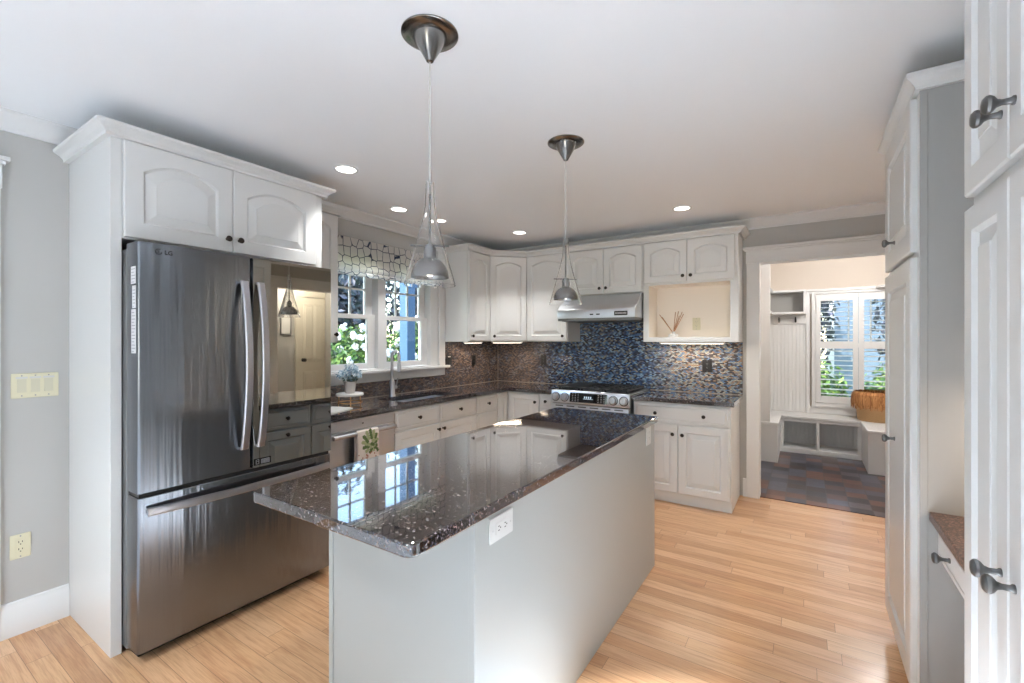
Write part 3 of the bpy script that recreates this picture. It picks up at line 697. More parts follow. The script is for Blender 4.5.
def outlet(label, loc, rot, material, slots, plate=(0.07, 0.115), horizontal=False, name='wall_outlet', group=None, rockers=0, cat='outlet'):
    # built facing -y, centre at origin
    t = thing(name, label, cat, loc, 0, group); t.rotation_euler = rot
    w, h = plate
    if horizontal: w, h = h, w
    m = MB(); m.prism(rounded_rect(-w / 2, w / 2, -h / 2, h / 2, 0.004, 3), -0.0055, -0.0004, 'y'); m.build('cover_plate', material, t, bevel=0.0015)
    if rockers:
        for k in range(rockers):
            x = (k - (rockers - 1) / 2) * 0.046
            m = MB(); m.prism([(-0.0056, -0.032), (-0.010, -0.032), (-0.0065, 0.0), (-0.009, 0.032), (-0.0056, 0.032)], x - 0.0155, x + 0.0155, 'x'); m.build('rocker', M_almond2 if material is M_almond else material, t)
            m = MB(); m.box(x - 0.02, x + 0.02, -0.0066, -0.0056, 0.034, 0.043); m.build('label_strip', M_wplastic, t)
    else:
        iw, ih = (0.067, 0.034) if horizontal else (0.034, 0.067)
        m = MB(); m.prism(rounded_rect(-iw / 2, iw / 2, -ih / 2, ih / 2, 0.002, 2), -0.0072, -0.0056, 'y'); rc = m.build('receptacle', material, t)
        if slots:
            m = MB()
            for s in (-1, 1):
                for a, c, r in ((-0.006, 0.004, 0.0045), (0.006, 0.004, 0.0036)):
                    if horizontal: m.box(s * 0.017 - c - 0.0045 + 0.003, s * 0.017 - c + 0.0045 + 0.003 - 0.001, -0.0076, -0.0071, a - 0.0013, a + 0.0013)
                    else: m.box(a - 0.0013, a + 0.0013, -0.0076, -0.0071, s * 0.017 + c - r, s * 0.017 + c + r)
                c0 = (s * 0.017 + 0.007, 0) if horizontal else (0, s * 0.017 - 0.007)
                m.prism([(c0[0] + 0.0026 * math.cos(q * PI / 4), c0[1] + 0.0026 * math.sin(q * PI / 4)) for q in range(8)], -0.0076, -0.0071, 'y')
            m.build('slots', M_black if slots == 1 else M_inkgrey, rc, smooth=False)
    for s in (-1, 1):
        for k in range(max(rockers, 1)):
            m = MB()
            x = (k - (rockers - 1) / 2) * 0.046 if rockers else 0
            c0 = (s * 0.048, 0) if horizontal else (x, s * 0.048)
            m.prism([(c0[0] + 0.003 * math.cos(q * PI / 4), c0[1] + 0.003 * math.sin(q * PI / 4)) for q in range(8)], -0.0066, -0.0054, 'y')
            m.build('screw', M_inkgrey if material is not M_wplastic else M_ink, t)
    return t
FPX = (0, 0, PI / 2)
outlet('white outlet mounted sideways on the near end of the island panel', (IX1, 1.15, 0.828), FPX, M_wplastic, 1, horizontal=True, plate=(0.075, 0.125))
outlet('white outlet on the far end of the island panel near the range', (IX1, 2.70, 0.83), FPX, M_wplastic, 2, plate=(0.085, 0.11))
outlet('almond outlet low on the left wall above the baseboard', (XL, 0.539, 0.415), FPX, M_almond, 1)
outlet('almond triple rocker switch plate on the left wall', (XL, 0.589, 1.178), FPX, M_almond, 0, plate=(0.163, 0.118), name='light_switch', rockers=3, cat='light switch')
outlet('black switch plate on the mosaic beside the window casing', (XL + 0.0082, 3.625, 1.18), FPX, M_black, 0, plate=(0.085, 0.12), name='light_switch', rockers=1, cat='light switch')
outlet('black outlet on the mosaic under the arched cabinet left of the corner', (XL + 0.0082, 4.05, 1.168), FPX, M_black, 2)
outlet('black outlet on the mosaic between the corner and the range', (-2.505, YB - 0.0082, 1.166), (0, 0, 0), M_black, 2)
outlet('black double outlet plate on the mosaic right of the range', (-0.772, YB - 0.0082, 1.153), (0, 0, 0), M_black, 2, plate=(0.085, 0.115))
outlet('almond outlet on the back of the open niche', (-0.862, 4.509, 1.545), (0, 0, 0), M_almond, 2)

# ------------------------------------------------------------------ dishwasher, towel
t = thing('dishwasher', 'stainless dishwasher with bar handle between fridge and sink', 'dishwasher', (FX, 1.79, 0), RL)
m = MB(); m.box(0.002, 0.604, 0, 0.48, 0.1, 0.860); m.build('body', M_fside, t)
m = MB(); m.box(0.004, 0.602, -0.03, -0.0005, 0.11, 0.775); m.build('door', M_steel, t, bevel=0.003)
m = MB(); m.box(0.004, 0.602, -0.034, -0.0005, 0.778, 0.858); cp = m.build('control_panel', M_steel, t, bevel=0.004)
m = MB(); m.box(0.30, 0.315, -0.0345, -0.034, 0.81, 0.818); m.build('indicator', M_black, cp)
m = MB(); m.tube([(0.04, -0.078, 0.755), (0.57, -0.078, 0.755)], 0.0145, 12)
for x in (0.07, 0.54): m.tube([(x, -0.03, 0.755), (x, -0.07, 0.755)], 0.008, 8)
m.build('handle', M_handle, t)
m = MB(); m.box(0.004, 0.602, 0.05, 0.06, 0.0, 0.099); m.build('toe_kick', M_black, t)
# towel folded over the handle: faces +x, hangs at y 2.01..2.20
m = MB()
HXc, hz_ = FX + 0.078, 0.755
y0, y1 = 2.005, 2.185
prof = [(HXc - 0.0175, 0.45), (HXc - 0.017, 0.74), (HXc - 0.014, 0.768), (HXc, 0.7755), (HXc + 0.014, 0.768), (HXc + 0.019, 0.74), (HXc + 0.021, 0.55), (HXc + 0.020, 0.42)]
N = 14
def tw(j, k, off=0.0):
    x, z = prof[k]; wv = 0.0025 * math.sin(j * 1.1) * (1 if k in (0, 6, 7) else 0.3)
    return (x + wv + off * (1 if k > 3 else -1), y0 + (y1 - y0) * j / N, z)
for k in range(len(prof) - 1):
    for j in range(N):
        m.f([m.v(tw(j, k)), m.v(tw(j + 1, k)), m.v(tw(j + 1, k + 1)), m.v(tw(j, k + 1))])
bmesh.ops.remove_doubles(m.bm, verts=m.bm.verts, dist=1e-5)
fs = list(m.bm.faces); bmesh.ops.solidify(m.bm, geom=fs, thickness=0.0016)
def leafpatch(cy, cz, a, l, w, mi, x):
    m.mi = mi; c, s = math.cos(a), math.sin(a); P = []
    for u, v in ((0, 0), (0.3, 0.5), (0.6, 0.45), (1, 0), (0.6, -0.45), (0.3, -0.5)):
        P.append(m.v((x, cy + u * l * c - v * w * s, cz + u * l * s + v * w * c)))
    m.f(P)
cy, cz, xx = 2.105, 0.695, HXc + 0.0245
for ring_, (rr, n_) in enumerate(((0.054, 12), (0.040, 11), (0.025, 9), (0.010, 6))):
    for k in range(n_):
        a = 2 * PI * k / n_ + ring_ * 0.35
        leafpatch(cy + rr * math.cos(a) * 0.9, cz + rr * math.sin(a) * 1.15, a, 0.028, 0.028, 1 if (k + ring_) % 2 else 2, xx + ring_ * 0.0004)
for k in range(60):
    yy = random.uniform(2.012, 2.172); zz = random.uniform(0.43, 0.625)
    leafpatch(yy, zz, random.uniform(0, 6.3), 0.013, 0.010, 3 if random.random() < 0.75 else 1, HXc + 0.0255)
for k in range(8): leafpatch(2.16, 0.61 + k * 0.004, 0.6 + k * 0.35, 0.03, 0.012, 1, HXc + 0.0255)
tag(m.build('tea_towel', [M_towel, M_tgreen, M_tpale, M_tred], smooth=False), 'pale tea towel with a green artichoke print hanging on the dishwasher handle', 'towel')

# ------------------------------------------------------------------ sink, faucet
t = thing('sink', 'undermounted stainless sink bowl set in the granite below the window', 'sink', ((SX0 + SX1) / 2, (SY0 + SY1) / 2, 0.66))
hx, hy = (SX1 - SX0) / 2 + 0.008, (SY1 - SY0) / 2 + 0.008
m = MB()
o = rounded_rect(-hx, hx, -hy, hy, 0.03, 5); i_ = rounded_rect(-hx + 0.012, hx - 0.012, -hy + 0.012, hy - 0.012, 0.025, 5); bt = rounded_rect(-hx + 0.03, hx - 0.03, -hy + 0.03, hy - 0.03, 0.03, 5)
m.rings([[(x, y, 0.0) for x, y in bt], [(x, y, 0.03) for x, y in o], [(x, y, 0.2025) for x, y in o], [(x, y, 0.2025) for x, y in i_], [(x, y, 0.03) for x, y in i_], [(x, y, 0.012) for x, y in bt]])
m.build('bowl', M_steel, t)
m = MB(); m.lathe([(0.001, 0.0125), (0.045, 0.0125), (0.045, 0.015), (0.03, 0.0165), (0.001, 0.0165)], seg=20); m.build('drain', M_handle, t)
t = thing('faucet', 'tall brushed steel pull-down faucet with gooseneck behind the sink', 'faucet', (-3.075, 2.79, CZ1))
m = MB(); m.lathe([(0.030, 0.0005), (0.030, 0.008), (0.026, 0.014), (0.025, 0.12), (0.018, 0.14), (0.013, 0.155)], seg=20); m.build('body', M_handle, t)
P = [(0, 0, 0.13), (0, 0, 0.33)] + [(0.044 * (1 - math.cos(a)), 0, 0.350 + 0.048 * math.sin(a)) for a in [PI * k / 12 for k in range(13)]] + [(0.088, 0, 0.30)]
m = MB(); m.tube(P, 0.013, 12); m.build('spout', M_handle, t)
m = MB(); m.tube([(0.088, 0, 0.30), (0.090, 0, 0.27), (0.091, 0, 0.215)], [0.014, 0.017, 0.018], 14); m.build('spray_head', M_handle, t)
m = MB(); m.tube([(0, 0.018, 0.075), (0, 0.05, 0.075)], 0.016, 14); m.tube([(0.0, 0.043, 0.08), (0.01, 0.046, 0.11), (0.02, 0.05, 0.155)], [0.007, 0.006, 0.005], 10); m.build('lever', M_handle, t)

# ------------------------------------------------------------------ plant on a stand, paper
PX, PY = -2.90, 2.215
t = thing('plant_stand', 'small round white-topped stand with brass legs on the counter', 'stand', (PX, PY, CZ1))
m = MB(); m.lathe([(0.096, 0.074), (0.1, 0.078), (0.1, 0.090), (0.096, 0.094)], seg=32); m.build('tray', M_wplastic, t)
m = MB(); m.lathe([(0.088, 0.022), (0.092, 0.022), (0.092, 0.028), (0.088, 0.028), (0.088, 0.022)], seg=32, cap0=False, cap1=False); m.build('ring', M_brass, t)
for k in range(3):
    a = 2 * PI * k / 3 - 0.6
    m = MB(); m.tube([(0.092 * math.cos(a), 0.092 * math.sin(a), 0.0005), (0.088 * math.cos(a), 0.088 * math.sin(a), 0.076)], 0.004, 8); m.build('leg', M_brass, t)
def leaf_cloud(blobs, n, size, up=0.3, fold=True):
    V, F = [], []
    tot = sum(bb[3] for bb in blobs)
    for (c, r, shell, wgt) in blobs:
        for _ in range(int(n * wgt / tot)):
            while True:
                d = Vector((random.uniform(-1, 1), random.uniform(-1, 1), random.uniform(-1, 1)))
                if 0.05 < d.length < 1: break
            d.normalize(); k = shell + (1 - shell) * random.random()
            p = Vector((c[0] + d.x * r[0] * k, c[1] + d.y * r[1] * k, c[2] + d.z * r[2] * k))
            nrm = (d + Vector((random.gauss(0, .5), random.gauss(0, .5), random.gauss(0, .5) + up))).normalized()
            tt = nrm.orthogonal().normalized(); q = Matrix.Rotation(random.uniform(0, 2 * PI), 3, nrm); tt = q @ tt; bt = nrm.cross(tt)
            s = size * random.uniform(0.6, 1.3); i = len(V)
            V += [p - tt * s, p + bt * s * 0.45 + nrm * s * .12, p + tt * s, p - bt * s * 0.45 + nrm * s * .12]
            F += [(i, i + 1, i + 2), (i, i + 2, i + 3)]
    return V, F
def mesh_from(name, V, F, mt):
    me = bpy.data.meshes.new(name); me.from_pydata([tuple(v) for v in V], [], F); me.materials.append(mt); return me
t = thing('potted_plant', 'small pale pot of blue-grey hydrangea on the brass-legged stand', 'plant', (PX, PY, CZ1 + 0.0945))
m = MB(); m.lathe([(0.032, 0.0), (0.036, 0.004), (0.044, 0.075), (0.047, 0.08), (0.047, 0.088), (0.041, 0.088), (0.038, 0.07), (0.03, 0.066)], seg=24); m.build('pot', M_ceramic, t)
V, F = leaf_cloud([((0, 0, 0.135), (0.085, 0.085, 0.05), 0.5, 3), ((0.01, 0.0, 0.185), (0.055, 0.055, 0.045), 0.4, 2), ((-0.03, -0.05, 0.14), (0.05, 0.05, 0.04), 0.4, 1), ((0.02, 0.05, 0.145), (0.05, 0.05, 0.04), 0.4, 1)], 700, 0.012)
obj('flowers', mesh_from('flowers', V, F, M_pale), t)
V, F = leaf_cloud([((0, 0, 0.105), (0.07, 0.07, 0.03), 0.3, 1)], 60, 0.022)
obj('leaves', mesh_from('leaves', V, F, leafy('grey_green_leaf', [(0, srgb(70, 92, 84)), (1, srgb(110, 130, 120))])), t)
m = MB(); m.M = T(-2.80, 1.985, CZ1 + 0.0005) @ Matrix.Rotation(0.35, 4, 'Z')
m.prism(rounded_rect(-0.10, 0.10, -0.13, 0.13, 0.03, 4), 0, 0.004); m.prism(rounded_rect(-0.09, 0.09, -0.12, 0.12, 0.03, 4), 0.004, 0.009)
tag(m.build('dish_mat', M_wplastic, bevel=0.001), 'white folded mat lying on the counter beside the fridge', 'mat')

# ------------------------------------------------------------------ range and hood
RXA, RXB = -2.078, -1.303
t = thing('range', 'stainless slide-in gas range with black control panel', 'range', (RXA, 3.90, 0))
rw = RXB - RXA
m = MB(); m.box(0.004, rw - 0.004, 0.045, 0.58, 0.02, 0.893); m.build('body', M_fside, t, bevel=0.002)
m = MB(); m.prism([(-0.002, 0.80), (0.0, 0.795), (0.045, 0.795), (0.045, 0.905), (0.02, 0.914), (0.012, 0.910)], 0.0, rw, 'x'); fp = m.build('control_panel', M_steel, t, bevel=0.002)
def slant(z): return 0.014 * (z - 0.80) / 0.11 - 0.002
TL = Matrix.Rotation(-math.atan2(0.014, 0.11), 4, 'X')
m = MB(); m.M = T(0.385, slant(0.855), 0.855) @ TL; m.prism(rounded_rect(-0.185, 0.185, -0.045, 0.043, 0.003, 2), -0.003, 0.004, 'y'); dp = m.build('display', M_bglass, fp)
m = MB(); m.M = T(0.385, slant(0.855), 0.855) @ TL
for k in range(4): m.box(-0.04 + k * 0.02, -0.028 + k * 0.02, -0.0036, -0.0029, -0.004, 0.014)
m.box(-0.05, 0.05, -0.0036, -0.0029, -0.012, -0.008); m.build('digits', M_digit, dp, smooth=False)
m = MB(); m.M = T(0.385, slant(0.855), 0.855) @ TL
for sx in (-1, 1):
    for i in range(3):
        for j in range(5): m.box(sx * (0.10 + i * 0.028) - 0.005, sx * (0.10 + i * 0.028) + 0.005, -0.0035, -0.0029, -0.034 + j * 0.016, -0.030 + j * 0.016)
m.build('key_print', M_ink, dp, smooth=False)
for kx in (0.05, 0.145, 0.628, 0.725):
    m = MB(); m.M = T(kx, slant(0.85) - 0.0005, 0.85) @ TL @ RXM
    m.lathe([(0.036, 0), (0.036, 0.006), (0.031, 0.008), (0.030, 0.030), (0.027, 0.034), (0.001, 0.034)], seg=28); kb = m.build('knob', M_handle, fp)
    m = MB(); m.M = T(kx, slant(0.85) - 0.0003, 0.85) @ TL @ RXM; m.lathe([(0.043, 0), (0.043, 0.004), (0.037, 0.005), (0.037, 0.0)], seg=28, cap0=False, cap1=False); m.build('shade_ring', M_black, kb)  # black ring stands in for the shading round the knob base
    m = MB(); m.M = T(kx, slant(0.85) - 0.0005, 0.85) @ TL; m.box(-0.0045, 0.0045, -0.040, -0.0335, -0.024, 0.026); m.build('pointer', M_handle, kb)
m = MB(); m.box(0.003, rw - 0.003, 0.0, 0.044, 0.20, 0.785); od = m.build('oven_door', M_steel, t, bevel=0.003)
m = MB(); m.tube([(0.04, -0.05, 0.70), (rw - 0.04, -0.05, 0.70)], 0.014, 12)
for x in (0.08, rw - 0.08): m.tube([(x, 0.0, 0.70), (x, -0.045, 0.70)], 0.009, 8)
m.build('handle', M_handle, od)
m = MB(); m.box(0.12, rw - 0.12, -0.002, 0.0, 0.30, 0.62); m.build('window', M_bglass, od)
m = MB()
for k in range(6): m.box(0.05 + k * 0.118, 0.13 + k * 0.118, -0.0012, 0.0, 0.763, 0.772)
m.build('vent_slots', M_black, od, smooth=False)
m = MB(); m.box(0.003, rw - 0.003, 0.005, 0.044, 0.03, 0.195); m.build('warming_drawer', M_steel, t, bevel=0.003)
m = MB(); m.box(0.0, rw, 0.046, 0.60, 0.9005, 0.912); ct = m.build('cooktop', M_steel, t, bevel=0.003)
m = MB(); m.box(0.03, rw - 0.03, 0.07, 0.58, 0.912, 0.914); m.build('burner_tray', M_black, ct)
for gx in (0.04, 0.275, 0.51):
    m = MB(); g0, g1 = gx, gx + 0.225
    if gx == 0.04:
        m.box(g0 + 0.01, g1 - 0.01, 0.09, 0.56, 0.928, 0.944)
    for y in (0.085, 0.565): m.box(g0, g1, y - 0.007, y + 0.007, 0.926, 0.944)
    for x in (g0 + 0.007, g1 - 0.007): m.box(x - 0.007, x + 0.007, 0.085, 0.565, 0.926, 0.944)
    for x in (g0 + 0.08, g0 + 0.145): m.box(x - 0.005, x + 0.005, 0.085, 0.565, 0.931, 0.944)
    for y in (0.205, 0.325, 0.445): m.box(g0, g1, y - 0.005, y + 0.005, 0.931, 0.944)
    for x in (g0 + 0.01, g1 - 0.01):
        for y in (0.09, 0.56): m.box(x - 0.008, x + 0.008, y - 0.008, y + 0.008, 0.9142, 0.93)
    m.build('grate', M_iron, t, bevel=0.0015)
for gx, gy in ((0.15, 0.20), (0.15, 0.45), (0.387, 0.325), (0.62, 0.20), (0.62, 0.45)):
    m = MB(); m.lathe([(0.045, 0.9142), (0.045, 0.920), (0.034, 0.922), (0.032, 0.926), (0.001, 0.927)], (gx, gy, 0), 20); m.build('burner', M_iron, t)

HX0, HX1 = -2.062, -1.284
t = thing('range_hood', 'stainless under-cabinet hood with sloped front above the range', 'hood', (HX0, 4.0, 1.58)); hw = HX1 - HX0
m = MB(); m.prism([(0, 0.022), (0, 0.104), (0.196, 0.255), (0.523, 0.255), (0.523, 0.022)], 0, hw, 'x'); m.build('canopy', M_steel, t, bevel=0.002)
m = MB(); m.box(0.006, hw - 0.006, 0.006, 0.52, 0.0, 0.0215); m.build('underside', M_fside, t)
m = MB(); m.box(0.03, hw - 0.03, 0.05, 0.50, -0.004, -0.0002); m.build('filter', M_fside, t)
for x in (0.345, 0.41):
    m = MB(); m.box(x, x + 0.035, -0.004, 0.0, 0.050, 0.062); m.build('button', M_black, t, bevel=0.001)
m = MB(); m.prism(rounded_rect(0.585, 0.71, 0.040, 0.080, 0.004, 2), -0.003, 0.0, 'y'); pl = m.build('badge', M_black, t)
m = MB()
for k in range(9): m.box(0.595 + k * 0.012, 0.603 + k * 0.012, -0.0035, -0.003, 0.053, 0.067)
m.build('lettering', M_ink, pl, smooth=False)

# reed diffuser in the niche
t = thing('reed_diffuser', 'small white reed diffuser with brown sticks standing in the open niche', 'diffuser', (-1.045, 4.40, 1.4215))
m = MB(); m.lathe([(0.045, 0.0), (0.045, 0.02), (0.04, 0.028), (0.016, 0.034), (0.013, 0.05), (0.015, 0.052), (0.011, 0.052), (0.010, 0.02)], seg=20); m.build('bottle', M_wplastic, t)
for k, (dx, dy, h) in enumerate(((-0.13, 0.0, 0.215), (-0.10, -0.02, 0.19), (0.015, 0.01, 0.235), (0.05, -0.02, 0.24), (0.075, 0.015, 0.235), (0.09, 0.0, 0.215), (0.045, 0.03, 0.20))):
    m = MB(); m.tube([(-dx * 0.07, -dy * 0.1, 0.022), (dx, dy, h)], 0.0032, 6); m.build('stick', M_reed, t)

# under-cabinet lights
def under_light(label, loc, rz, w, power):
    t = thing('under_cabinet_light', label, 'light', loc, rz, 'slim lights under the wall cabinets')
    m = MB(); m.box(-w / 2, w / 2, -0.03, 0.03, -0.014, -0.0005); m.build('housing', M_wplastic, t, bevel=0.002)
    m = MB(); m.box(-w / 2 + 0.015, w / 2 - 0.015, -0.026, 0.026, -0.018, -0.0142); m.build('lens', M_strip, t)
    l = area_light('strip_lamp', (0, 0, -0.022), (0, 0, -1), w - 0.04, 0.04, power, (1.0, 0.80, 0.60), t)
    return t
under_light('slim lit strip under the diagonal corner cabinet', (-2.74, 4.13, UZ0), PI / 4, 0.34, 1.6)
under_light('slim lit strip under the single-door cabinet right of the window', (-2.93, 3.77, UZ0), PI / 2, 0.26, 0.7)
under_light('slim lit strip under the niche cabinet right of the range', (-0.88, 4.36, UZ0), 0, 0.56, 1.8)

# ------------------------------------------------------------------ kitchen window
def bars(m, rects, x0, x1):
    for y0, y1, z0, z1 in rects: m.box(x0, x1, y0, y1, z0, z1)
t = thing('window_1', 'white double-hung double window over the sink', 'window', (XL, 2.785, WZ0)); t['kind'] = 'structure'; del t['category']
OY, OZ = 2.785, WZ0
m = MB()
X = 0.0005
def wb_(x0, x1, y0, y1, z0, z1): m.box(x0, x1, y0 - OY, y1 - OY, z0 - OZ, z1 - OZ)
wb_(X, 0.02, 3.47, 3.556, WZ0, 2.13); wb_(X, 0.02, 2.066, 2.10, WZ0, 2.13); wb_(X, 0.024, 2.066, 3.56, 2.13, 2.235)
wb_(X, 0.014, 3.472, 3.50, WZ0, 2.13)
wb_(X, 0.018, 2.066, 3.556, 1.035, 1.110)
m.build('window_frame', M_trim, t, bevel=0.003)
m = MB(); wb_(X, 0.062, 2.066, 3.59, 1.111, 1.1345); m.box(-0.17, X, WY0 - OY + 0.0005, WY1 - OY - 0.0005, -0.0005, 0.008); m.build('window_sill', M_trim, t, bevel=0.003)
m = MB()
wb_(-0.17, -0.0005, 2.1005, 2.13, WZ0 + 0.009, WZ1); wb_(-0.17, -0.0005, 3.36, 3.4695, WZ0 + 0.009, WZ1); wb_(-0.17, -0.0005, 2.13, 3.36, 2.09, WZ1 - 0.0005)
wb_(-0.17, -0.002, 2.70, 2.785, WZ0 + 0.009, 2.09);
m.build('jamb', M_trim, t, bevel=0.002)
for y0, y1 in ((2.131, 2.699), (2.786, 3.359)):
    m = MB(); xa, xb = -0.075, -0.045; s = 0.05
    for r in ((y0, y0 + s, 1.146, 1.615), (y1 - s - 0.03, y1, 1.146, 1.615), (y0 + s, y1 - s - 0.03, 1.146, 1.195), (y0 + s, y1 - s - 0.03, 1.577, 1.615)): wb_(xa, xb, *r)
    sa = m.build('lower_sash', M_trim, t, bevel=0.002)
    m = MB(); wb_(-0.064, -0.058, y0 + s, y1 - s - 0.03, 1.195, 1.577); m.build('pane', M_pane, sa, smooth=False)
    m = MB(); xa, xb = -0.110, -0.080; s = 0.045
    g0, g1 = y0 + s, y1 - s - 0.03
    for r in ((y0, g0, 1.58, 2.089), (g1, y1, 1.58, 2.089), (g0, g1, 1.58, 1.615), (g0, g1, 2.05, 2.089)): wb_(xa, xb, *r)
    for k in (1, 2): wb_(-0.104, -0.086, g0 + (g1 - g0) * k / 3 - 0.008, g0 + (g1 - g0) * k / 3 + 0.008, 1.615, 2.05)
    wb_(-0.104, -0.086, g0, g1, 1.825, 1.841)
    sa = m.build('upper_sash', M_trim, t, bevel=0.002)
    m = MB(); wb_(-0.098, -0.092, g0, g1, 1.615, 2.05); m.build('pane', M_pane, sa, smooth=False)
# roman shade
t = thing('roman_shade', 'white roman shade with navy ring print over the sink window', 'blind', (XL + 0.025, 2.785, 1.95))
m = MB()
prof = [(0.03, 0.275), (0.034, 0.10), (0.045, 0.06), (0.052, 0.035), (0.046, 0.018), (0.036, 0.012), (0.048, 0.006), (0.056, -0.005), (0.050, -0.022), (0.036, -0.028)]
n_ = 24
def shp(j, p, back=0.0):
    y = -0.71 + 1.43 * j / n_; sag = 0.006 * math.sin(PI * j / n_)
    return (p[0] - back, y, p[1] - sag * (1 if p[1] < 0.1 else 0) + 0.003 * math.sin(j * 2.1) * (p[1] < 0.0))
front = [[m.v(shp(j, p)) for p in prof] for j in range(n_ + 1)]
for j in range(n_):
    for k in range(len(prof) - 1): m.f([front[j][k], front[j + 1][k], front[j + 1][k + 1], front[j][k + 1]])
bmesh.ops.solidify(m.bm, geom=list(m.bm.faces), thickness=0.003)
m.build('fabric', M_fabric, t)
m = MB(); m.box(0.001, 0.028, -0.71, 0.72, 0.245, 0.273); m.build('headrail', M_wplastic, t)

# ------------------------------------------------------------------ pendants
def pendant():
    t = thing('pendant_light', 'near clear-glass cone pendant hanging over the front of the island', 'pendant light', (-1.095, 1.165, ZC - 0.0005), 0, 'glass cone pendants over the island')
    m = MB(); m.lathe([(0.098, 0.0), (0.098, -0.004), (0.094, -0.007), (0.058, -0.010)], seg=48); m.build('ceiling_plate', M_nickel, t)
    m = MB(); m.lathe([(0.058, -0.009), (0.058, -0.016), (0.014, -0.092), (0.012, -0.096), (0.008, -0.098)], seg=40); m.build('canopy', M_nickel, t)
    m = MB(); m.tube([(0, 0, -0.09), (0, 0, -0.56)], 0.0022, 8); m.build('cord', M_ink, t)
    m = MB(); m.tube([(0, 0, -0.555), (0, 0, -0.735)], 0.0042, 10); m.build('stem', M_nickel, t)
    pr = [(0.0145, -0.515), (0.0155, -0.56), (0.018, -0.60), (0.026, -0.645), (0.060, -0.77), (0.088, -0.865), (0.0885, -0.873)]
    pin = [(r - 0.003, z) for r, z in reversed(pr)]
    m = MB(); m.lathe(pr + pin + [pr[0]], seg=48, cap0=False, cap1=False); bmesh.ops.remove_doubles(m.bm, verts=m.bm.verts, dist=1e-5); m.build('glass_shade', M_glass, t, angle=60)['label'] = 'clear glass cone'
    m = MB(); m.M = Matrix.Rotation(YAW + 0.12, 4, 'Z'); m.tube([(-0.066, 0, -0.735), (0.066, 0, -0.735)], 0.0032, 8); m.build('cross_bar', M_pewter, t)
    m = MB(); m.lathe([(0.001, -0.730), (0.012, -0.731), (0.0155, -0.735), (0.0155, -0.742), (0.021, -0.743), (0.021, -0.778), (0.030, -0.782), (0.044, -0.792), (0.056, -0.808), (0.063, -0.826), (0.0655, -0.846),
                       (0.0635, -0.846), (0.060, -0.826), (0.050, -0.808), (0.036, -0.796), (0.018, -0.79), (0.001, -0.788)], seg=40); ds = m.build('reflector', M_nickel, t)
    m = MB(); m.ball((0, 0, -0.828), 0.014, 14, 8); m.build('bulb', M_bulb, t)
    return t
p1 = pendant()
p2 = copy_tree(p1); p2.location = (-1.085, 2.205, ZC - 0.0005); p2['label'] = 'far clear-glass cone pendant hanging over the range end of the island'
for p in (p1, p2):
    l = bpy.data.lights.new('pendant_lamp', 'SPOT'); l.energy = 9; l.spot_size = 1.9; l.spot_blend = 0.6; l.color = (1, 0.86, 0.68); l.shadow_soft_size = 0.02
    o = bpy.data.objects.new('pendant_lamp', l); COL.objects.link(o); o.parent = p; o.location = (0, 0, -0.858)

# recessed lights
CANS = [((-2.401, 1.805), 'recessed ceiling light nearest the fridge surround'), ((-2.777, 2.593), 'recessed ceiling light above the sink side nearest the window shade'),
        ((-2.735, 3.045), 'small recessed ceiling light behind the near pendant by the window'), ((-2.379, 3.807), 'recessed ceiling light in front of the corner cabinets'),
        ((-0.84, 3.816), 'recessed ceiling light in front of the niche cabinet')]
for k, ((x, y), lab) in enumerate(CANS):
    t = thing('recessed_light', lab, 'ceiling light', (x, y, ZC), 0, 'recessed ceiling lights')
    r = 0.075 if k != 2 else 0.06
    m = MB(); m.lathe([(r * 0.78, -0.0005), (r * 0.80, -0.006), (r * 0.98, -0.006), (r, -0.0005)], seg=32, cap0=False, cap1=False); m.build('trim_ring', M_trim, t)
    m = MB(); m.lathe([(r * 0.79, -0.0005), (r * 0.79, -0.003), (0.001, -0.0035)], seg=32); m.build('lens', M_lamp, t)
    l = bpy.data.lights.new('downlight', 'SPOT'); l.energy = (24, 24, 18, 27, 38)[k]; l.spot_size = 1.4; l.spot_blend = 0.6; l.color = (1, 0.985, 0.96); l.shadow_soft_size = 0.06
    o = bpy.data.objects.new('downlight', l); COL.objects.link(o); o.parent = t; o.location = (0, 0, -0.02)

# unseen fill behind the camera: downlights with pale rug and runner added to bounce light
M_bounce_rug = mat('pale_bounce_wool', (0.80, 0.81, 0.84), 0.95)
b = MB(); b.prism(rounded_rect(-2.9, 2.9, -6.6, 0.10, 0.03, 3), 0.0005, 0.012); tag(b.build('bounce_rug', M_bounce_rug), 'large pale rug added behind the camera to bounce light up', 'rug')
b = MB(); b.prism(rounded_rect(-0.72, 0.29, 0.13, 1.58, 0.02, 3), 0.0005, 0.010); tag(b.build('bounce_runner', M_bounce_rug), 'pale runner added out of view to bounce light up', 'rug')
for x, y, lab in FILL:
    t = thing('recessed_light', 'unseen fill light added in the ceiling ' + lab, 'ceiling light', (x, y, ZC), 0, 'recessed ceiling lights')
    m = MB(); m.lathe([(0.0585, -0.0005), (0.06, -0.006), (0.0735, -0.006), (0.075, -0.0005)], seg=32, cap0=False, cap1=False); m.build('trim_ring', M_trim, t)
    m = MB(); m.lathe([(0.059, -0.0005), (0.059, -0.003), (0.001, -0.0035)], seg=32); m.build('lens', M_lamp, t)
    l = bpy.data.lights.new('fill_lamp', 'SPOT'); l.energy = FILLW * (4.2 if y > 0 else 1); l.spot_size = 0.62 if y > 0 else 1.75; l.spot_blend = 0.45 if y > 0 else 0.7; l.color = UP; l.shadow_soft_size = 0.06
    o = bpy.data.objects.new('fill_lamp', l); COL.objects.link(o); o.parent = t; o.location = (0, 0, -0.02)

